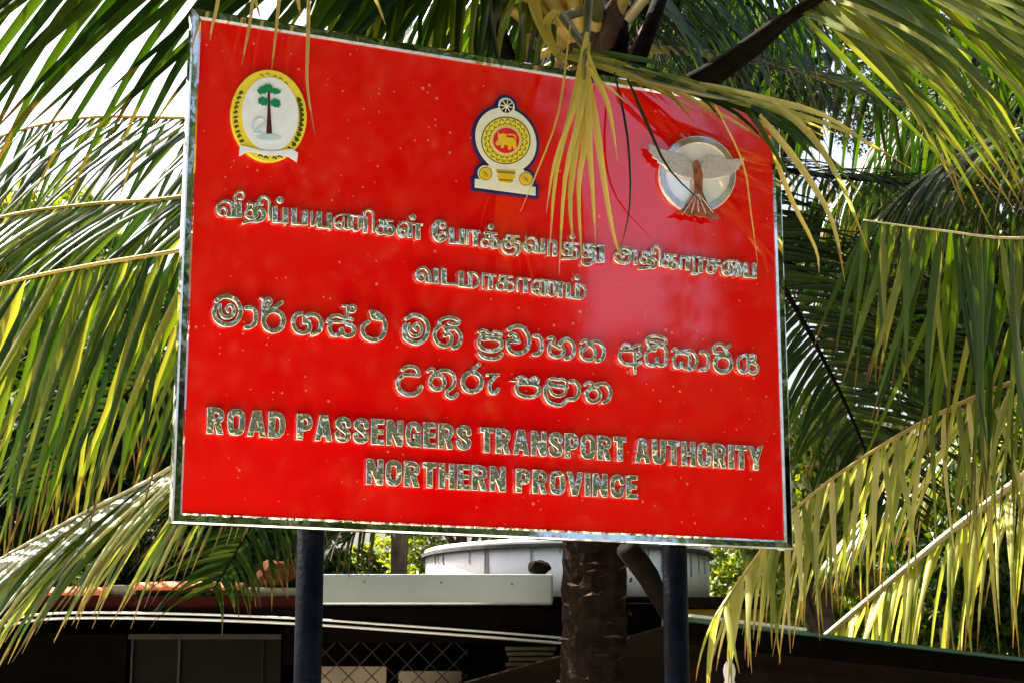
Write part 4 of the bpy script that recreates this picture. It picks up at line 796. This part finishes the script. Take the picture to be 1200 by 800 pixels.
tree_px('dark leafy tree behind the left post and the clay tiles', 300, 560, 16.5, 190, 190, 1, 1.3, group=g1)
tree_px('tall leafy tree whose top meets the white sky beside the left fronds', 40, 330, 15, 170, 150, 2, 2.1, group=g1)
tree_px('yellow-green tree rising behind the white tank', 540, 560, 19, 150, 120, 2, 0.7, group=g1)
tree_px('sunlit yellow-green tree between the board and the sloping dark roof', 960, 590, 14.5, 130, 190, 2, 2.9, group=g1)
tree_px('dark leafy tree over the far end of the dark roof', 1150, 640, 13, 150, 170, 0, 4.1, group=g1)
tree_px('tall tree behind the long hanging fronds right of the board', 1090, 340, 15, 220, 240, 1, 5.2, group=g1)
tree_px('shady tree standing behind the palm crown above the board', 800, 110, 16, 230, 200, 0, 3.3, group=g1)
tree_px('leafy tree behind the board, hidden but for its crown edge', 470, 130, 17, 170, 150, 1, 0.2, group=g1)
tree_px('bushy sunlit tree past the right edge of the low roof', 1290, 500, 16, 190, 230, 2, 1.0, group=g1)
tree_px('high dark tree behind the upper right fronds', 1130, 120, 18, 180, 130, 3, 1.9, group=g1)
g3 = 'low shrubs behind the roofs'
for px_, py_, y_, r_, k_, lb in ((-40, 690, 14.0, 130, 0, 'dark shrub behind the tiled eaves at the picture edge'), (160, 690, 15.0, 140, 1, 'dark shrub above the clay tiles under the lowest left frond'), (330, 690, 17.5, 130, 0, 'dark shrub behind the coconut and the left post'),
                                 (470, 680, 18.5, 90, 2, 'yellow-green shrub beside the left end of the white tank'), (880, 690, 17, 110, 2, 'bright shrub right of the white tank'), (1010, 720, 17.5, 140, 2, 'sunlit shrub behind the tip of the pale fronds'), (1160, 730, 18, 150, 0, 'dark shrub above the far end of the lean-to')):
    tree_px(lb, px_, py_, y_, r_, r_ * .8, k_, px_ * .01, group=g3, name='shrub')
# across the road, mirrored in the board and its letters
g2 = 'trees across the road'
def tree_rear(label, azd, dist, zmid, rx, rz, kind, rot):
    a = math.radians(azd); tree(label, SO.x + dist * math.sin(a), SO.y - dist * math.cos(a), zmid, rx, rx, rz, kind, rot, group=g2)
tree_rear('tall broad tree across the road, mirrored dark in the board', 40, 17, 7.6, 3.4, 7.6, 3, 0.5)
tree_rear('second tall tree across the road, close beside the broad one', 44, 21, 8.0, 2.6, 8.0, 3, 1.9)
tree_rear('dense tree added across the road behind the tall broad one to block mirrored sky', 35, 23, 9.0, 4.2, 9.0, 3, 0.9)  # second-row trees added to keep sky out of the board's reflections
tree_rear('dense tree added across the road, second row near the mirrored sky, to block stray sky', 44.5, 25, 9.0, 2.8, 9.2, 3, 4.2)
tree_rear('dense tree added across the road, second row at the far left, to block stray sky', 27, 24, 6.5, 4.0, 6.6, 3, 2.2)
tree_rear('low dense tree added across the road, second row under the mirrored sky, to block stray sky', 56, 22, 3.9, 3.6, 4.0, 3, 5.0)
tree_rear('round low tree across the road, under the mirrored sky', 54, 18, 3.7, 3.0, 3.9, 3, 1.5)
tree_rear('slim tall tree across the road, right of the mirrored sky', 65, 15, 6.0, 2.1, 6.0, 3, 2.5)
tree_rear('leafy tree across the road, facing the board from the left', 25, 19, 6.0, 3.8, 6.0, 3, 3.5)
tree_rear('sunlit low tree across the road, mirrored in the frame', 8, 17, 3.5, 3.2, 3.2, 4, 4.5)
tree_rear('spreading tree across the road at its far end', 82, 16, 4.0, 3.0, 3.6, 1, 5.5)

# ------------------------------------------------------------------ low shop left of the trunk
def pbox(name, x0, x1, y0, y1, d0, d1, mat, parent, bevel=0.0):
    """box whose front face (depth d0) fills the pixel rectangle"""
    a = P(x0, y1, d0); b2 = P(x1, y0, d0); b = MB(); b.box((a.x, d0, a.z), (b2.x, d1, b2.z)); return b.build(name, M[mat], parent, False, bevel)
SY = 9.5
s0 = P(330, 700, SY)
shop = thing('roadside_shop', 'low dark roadside shop with clay tiles along its eaves behind the left post', 'building', (s0.x, SY, 0))
zt = P(100, 697, SY).z
xl, xr = P(-420, 700, SY).x, P(775, 700, SY).x
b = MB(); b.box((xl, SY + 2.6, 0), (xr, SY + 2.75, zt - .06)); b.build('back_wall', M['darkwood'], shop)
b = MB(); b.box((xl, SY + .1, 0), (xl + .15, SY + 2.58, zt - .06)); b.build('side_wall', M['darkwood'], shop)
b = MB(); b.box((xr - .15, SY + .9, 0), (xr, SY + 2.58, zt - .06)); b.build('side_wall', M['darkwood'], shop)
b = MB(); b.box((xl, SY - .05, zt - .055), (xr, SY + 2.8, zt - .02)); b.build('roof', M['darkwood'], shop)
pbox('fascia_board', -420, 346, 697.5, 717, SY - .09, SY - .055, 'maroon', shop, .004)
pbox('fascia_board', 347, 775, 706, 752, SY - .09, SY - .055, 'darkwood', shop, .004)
# clay tiles laid along the eaves
def tile(x0, x1, ytop, h_px, d):
    a, b2 = P(x0, ytop + h_px, d), P(x1, ytop + h_px, d); R = (P(x0, ytop, d).z - a.z); V = []; nn = 10; mm = 6
    for i in range(mm + 1):
        t = i / mm; x = a.x + (b2.x - a.x) * t; bow = 0.008 * math.sin(math.pi * t)
        for j in range(nn + 1):
            q = math.pi * j / nn; V.append((x, d - 0.11 * math.cos(q), a.z + (R + bow) * math.sin(q) + 0.001))
    m2 = len(V)
    for v in list(V): V.append((v[0], d + (v[1] - d) * .86, a.z + (v[2] - a.z) * .72))
    F = []
    for i in range(mm):
        for j in range(nn):
            p = i * (nn + 1) + j; F += [(p, p + 1, p + nn + 2, p + nn + 1), (m2 + p, m2 + p + nn + 1, m2 + p + nn + 2, m2 + p + 1)]
        for j in (0, nn):
            p = i * (nn + 1) + j; F.append((p, p + nn + 1, m2 + p + nn + 1, m2 + p) if j == 0 else (p, m2 + p, m2 + p + nn + 1, p + nn + 1))
    for i in (0, mm):
        for j in range(nn): p = i * (nn + 1) + j; F.append((p, m2 + p, m2 + p + 1, p + 1) if i == 0 else (p, p + 1, m2 + p + 1, m2 + p))
    mesh('clay_tile', V, F, M['clay'], shop, True)
for x0, x1, yt in ((-260, -170, 694), (-160, -70, 693), (-60, 44, 691.5), (52, 131, 688.5), (156, 287, 682.5)): tile(x0, x1, yt, 10, SY)
pbox('eaves_board', 128, 160, 685, 697, SY - .04, SY + .1, 'greyboard', shop, .004)
pbox('eaves_board', 286, 349, 688, 698, SY - .04, SY + .1, 'greyboard', shop, .004)
gut = pbox('gutter', 376, 648, 672, 708, SY - .16, SY - .02, 'zinc', shop, .012)
for x, y in ((427, 681), (517, 682), (600, 684)): pbox('rivet', x - 1, x + 1, y - 1, y + 1, SY - .164, SY - .158, 'wire', shop)
# curved double rail under the eaves
RP = [(-140, 742), (-60, 734), (0, 727), (66, 718), (200, 718.5), (345, 724), (450, 731), (600, 742), (760, 756)]
for dy, rr in ((0, .0065), (6.2, .0075)):
    b = MB(); b.tube([Vector(q) for q in crom([tuple(P(x, y + dy, SY - .14)) for x, y in RP], 8)], rr, 8); b.build('rail', M['rail'], shop, True)
cv = crom([tuple(P(x, y - 2, SY - .115)) for x, y in RP], 8); V = []
for q in cv: V += [(q[0], q[1], q[2]), (q[0], q[1], max(q[2] + .012, zt - .075)), (q[0], q[1] + .012, q[2]), (q[0], q[1] + .012, max(q[2] + .012, zt - .075))]
F = []
for i in range(len(cv) - 1):
    k = 4 * i; F += [(k, k + 4, k + 5, k + 1), (k + 2, k + 3, k + 7, k + 6), (k, k + 2, k + 6, k + 4), (k + 1, k + 5, k + 7, k + 3)]
mesh('awning_valance', V, F, M['darkwood'], shop)
# window in the shade
wy = SY + .5
wf = pbox('window', 150, 330, 744, 900, wy + .03, wy + .05, 'pane', shop)
for x0, x1, y0, y1 in ((150, 330, 742, 748.5), (203, 212, 748.5, 900), (304, 309, 748.5, 900), (150, 154, 748.5, 900)): pbox('frame_bar', x0, x1, y0, y1, wy, wy + .028, 'winframe', wf, .003)
pbox('front_wall', -420, 149, 742, 1150, wy, wy + .08, 'darkwood', shop)
pbox('front_wall', 331, 560, 735, 778, wy, wy + .08, 'darkwood', shop)
for x0, x1 in ((374, 453), (466, 541)): pbox('pale_panel', x0, x1, 780 + (x0 - 374) * .06, 860, SY + .12, SY + .15, 'beige', shop, .004)
# chain-link panel before the pale panels
b = MB(); a0 = P(370, 752, SY - .02); a1 = P(548, 860, SY - .02); wdt = a1.x - a0.x; hgt = a0.z - a1.z; st = 0.125
k = -int(hgt / st) - 1
while k * st < wdt + hgt:
    for s in (1, -1):
        pts = []
        for t in (0.0, hgt):
            x = k * st + (t if s > 0 else -t + 0); x = x if s > 0 else k * st + hgt - t - (0 if True else 0)
            pts.append((x, t))
        (xa, ta), (xb, tb) = pts; lo, hi = 0.0, 1.0
        for e0, e1 in ((-xa, -(xb - xa)), (xa - wdt, xb - xa)):
            pass
        dx = xb - xa
        ts = sorted([(0 - xa) / dx, (wdt - xa) / dx]); lo, hi = max(0, ts[0]), min(1, ts[1])
        if hi - lo > .02:
            b.tube([(a0.x + xa + dx * q, SY - .02 + .004 * s, a0.z - (ta + (tb - ta) * q)) for q in (lo, hi)], .0032, 5)
    k += 1
cl = b.build('chain_link', M['wire'], shop); cl['kind'] = 'stuff'
for k in range(8):
    y0 = 757 + k * 6.2; pbox('plank', 592 + (k % 3) * 2, 652 - (k % 2) * 3, y0, y0 + 4.6, SY - .05 + .006 * (k % 3), SY + .1, 'plank', shop, .004)
pbox('yellow_window', 757, 774, 716, 750, SY + .3, SY + .33, 'ochre', shop)  # dim yellow window built as a plain ochre panel
for x0, h in ((736, 770), (748, 774), (760, 760)): pbox('bottle_rack_bar', x0, x0 + 3, h, 860, SY + .1, SY + .12, 'rail', shop)
# coconut husks on the roof
def husk(px, py, d, r, label, seed):
    c0 = P(px, py, d); bm = bmesh.new(); bmesh.ops.create_icosphere(bm, subdivisions=3, radius=1)
    for v in bm.verts:
        n = 1 + .3 * mnoise.noise(v.co * 1.7 + Vector((seed, 0, 0))) + .12 * mnoise.noise(v.co * 6); v.co = Vector((v.co.x * r * 1.25 * n, v.co.y * r * n, v.co.z * r * .85 * n * (1 - .12 * v.co.x)))
    lowz = min(v.co.z for v in bm.verts); me = bpy.data.meshes.new('coconut_husk'); bm.to_mesh(me); bm.free(); me.shade_smooth(); me.materials.append(M['husk'])
    o = bpy.data.objects.new('coconut_husk', me); COL.objects.link(o); o.location = (c0.x, d, c0.z); tag(o, label, 'coconut', 'coconuts on the shop roof')
    return o, lowz
o, lz = husk(326, 668, SY + .02, .085, 'dry brown coconut husk resting on the eaves beside the left post', 2); o.location.z = P(326, 688, SY - .04).z - lz - .002
o, lz = husk(632, 676, SY - .08, .045, 'small dark coconut husk on the end of the grey gutter', 7); o.location.z = P(628, 672, SY - .16).z - lz - .002; o.data.materials[0] = M['petiole']

# ------------------------------------------------------------------ white tank on the ochre building
TKY = 14.0
tc0 = P(665, 697, TKY + 1.1)
hz = P(665, 699, TKY).z
ob = thing('ochre_building', 'low ochre building with a flat dark roof slab under the white tank', 'building', (tc0.x, TKY + 1.2, 0))
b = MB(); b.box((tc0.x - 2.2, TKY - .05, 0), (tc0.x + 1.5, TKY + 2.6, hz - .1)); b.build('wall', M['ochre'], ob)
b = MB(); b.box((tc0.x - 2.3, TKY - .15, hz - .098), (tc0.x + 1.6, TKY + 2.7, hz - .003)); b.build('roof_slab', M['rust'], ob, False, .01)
rt = 166 / FPX * (TKY + 1.1)
zr = P(665, 641, TKY).z - hz
tank = thing('water_tank', 'round whitewashed water tank with a dark rim and shallow lid behind the palm trunk', 'water tank', (tc0.x, TKY + 1.2, hz))
cc = (tc0.x, TKY + 1.2, hz)
b = MB(); b.lathe(cc, [(rt, 0), (rt, zr * .5), (rt * 1.003, zr)], 64); b.build('tank_body', M['whitewash'], tank, True)
b = MB(); b.lathe(cc, [(rt * .99, zr + .001), (rt * 1.035, zr + .002), (rt * 1.035, zr + .03), (rt * .99, zr + .031)], 64); b.build('rim', M['grime'], tank)
b = MB(); b.lathe(cc, [(rt * 1.02, zr + .032), (rt * 1.0, zr + .07), (rt * .6, zr + .13), (rt * .1, zr + .16)], 64); b.build('lid', M['whitewash'], tank, True)
for k in range(22):                                        # dark runs of grime down the side
    a = -math.pi / 2 + RND.uniform(-1.2, 1.2); r = rt * 1.004; h_ = RND.uniform(.04, .22); w = RND.uniform(.003, .010)
    t_ = Vector((-math.sin(a), math.cos(a), 0)); n_ = Vector((math.cos(a), math.sin(a), 0)); c1 = Vector(cc) + n_ * (r + .004) + Vector((0, 0, zr - h_ / 2))
    b = MB(); b.quadbox(c1, t_ * w, n_ * .002, Vector((0, 0, h_ / 2))); b.build('grime_run', M['runs'], tank)

# ------------------------------------------------------------------ dark sheet-metal lean-to on the right
ea, eb = P(806, 724, 7.6), P(1215, 773, 9.0)
lean = thing('lean_to', 'long dark rusty lean-to with a thin green roof edge below the right fronds', 'building', ((ea.x + eb.x) / 2, (ea.y + eb.y) / 2, 0))
eb2 = ea + (eb - ea) * 1.6
t = (eb2 - ea).normalized(); nrm = Vector((-t.y, t.x, 0)).normalized()
if nrm.y < 0: nrm = -nrm
Ld = (eb2 - ea).length
def along(s, out, dz): return ea + t * s + nrm * out + Vector((0, 0, dz))
b = MB(); b.quadbox(along(Ld / 2, .03, -.004), t * Ld / 2, nrm * .03, Vector((0, 0, .008))); b.build('roof_edge', M['greenedge'], lean)
b = MB(); b.quadbox(along(Ld / 2, .06, -.06), t * Ld / 2, nrm * .025, Vector((0, 0, .046))); b.build('beam', M['darkwood'], lean)
b = MB(); b.quadbox(along(.35, -.004, .012), t * .35, nrm * .02, Vector((0, 0, .006))); b.build('edge_strip', M['rail'], lean)
V = []; F = []; rows = 60; zt2 = -.11
for i in range(rows + 1):
    dz = zt2 - i * 0.028; o_ = .08 + .012 * math.sin(i * math.pi / 2 * 1.0)
    for s in (0, Ld): p = along(s, o_, 0); V.append((p.x, p.y, max(0.02, p.z + dz)))
for i in range(rows): F.append((2 * i, 2 * i + 1, 2 * i + 3, 2 * i + 2))
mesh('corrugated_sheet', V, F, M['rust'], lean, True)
# roof sheet behind the edge
b = MB(); b.quadbox(along(Ld / 2, .07 + 1.1, -.008 - .17), t * Ld / 2, nrm * 1.1 + Vector((0, 0, -.16)), Vector((0, 0, .004))); b.build('roof', M['rust'], lean)

# white finial on a slim gate post
f0 = P(855, 800, 7.4)
gp = thing('gate_post', 'slim dark gate post topped by a white knobbed finial beside the right sign post', 'post', (f0.x, f0.y, 0))
b = MB(); b.tube([(f0.x, f0.y, 0), (f0.x, f0.y, f0.z - .012)], .022, 12); b.build('shaft', M['darkwood'], gp, True)
b = MB(); b.lathe((f0.x, f0.y, f0.z - .012), [(.024, 0), (.026, .012), (.019, .022), (.025, .05), (.026, .066), (.021, .088), (.012, .1), (.007, .106), (.009, .114), (.006, .122), (.001, .124)], 24); b.build('finial', M['ceramic'], gp, True)
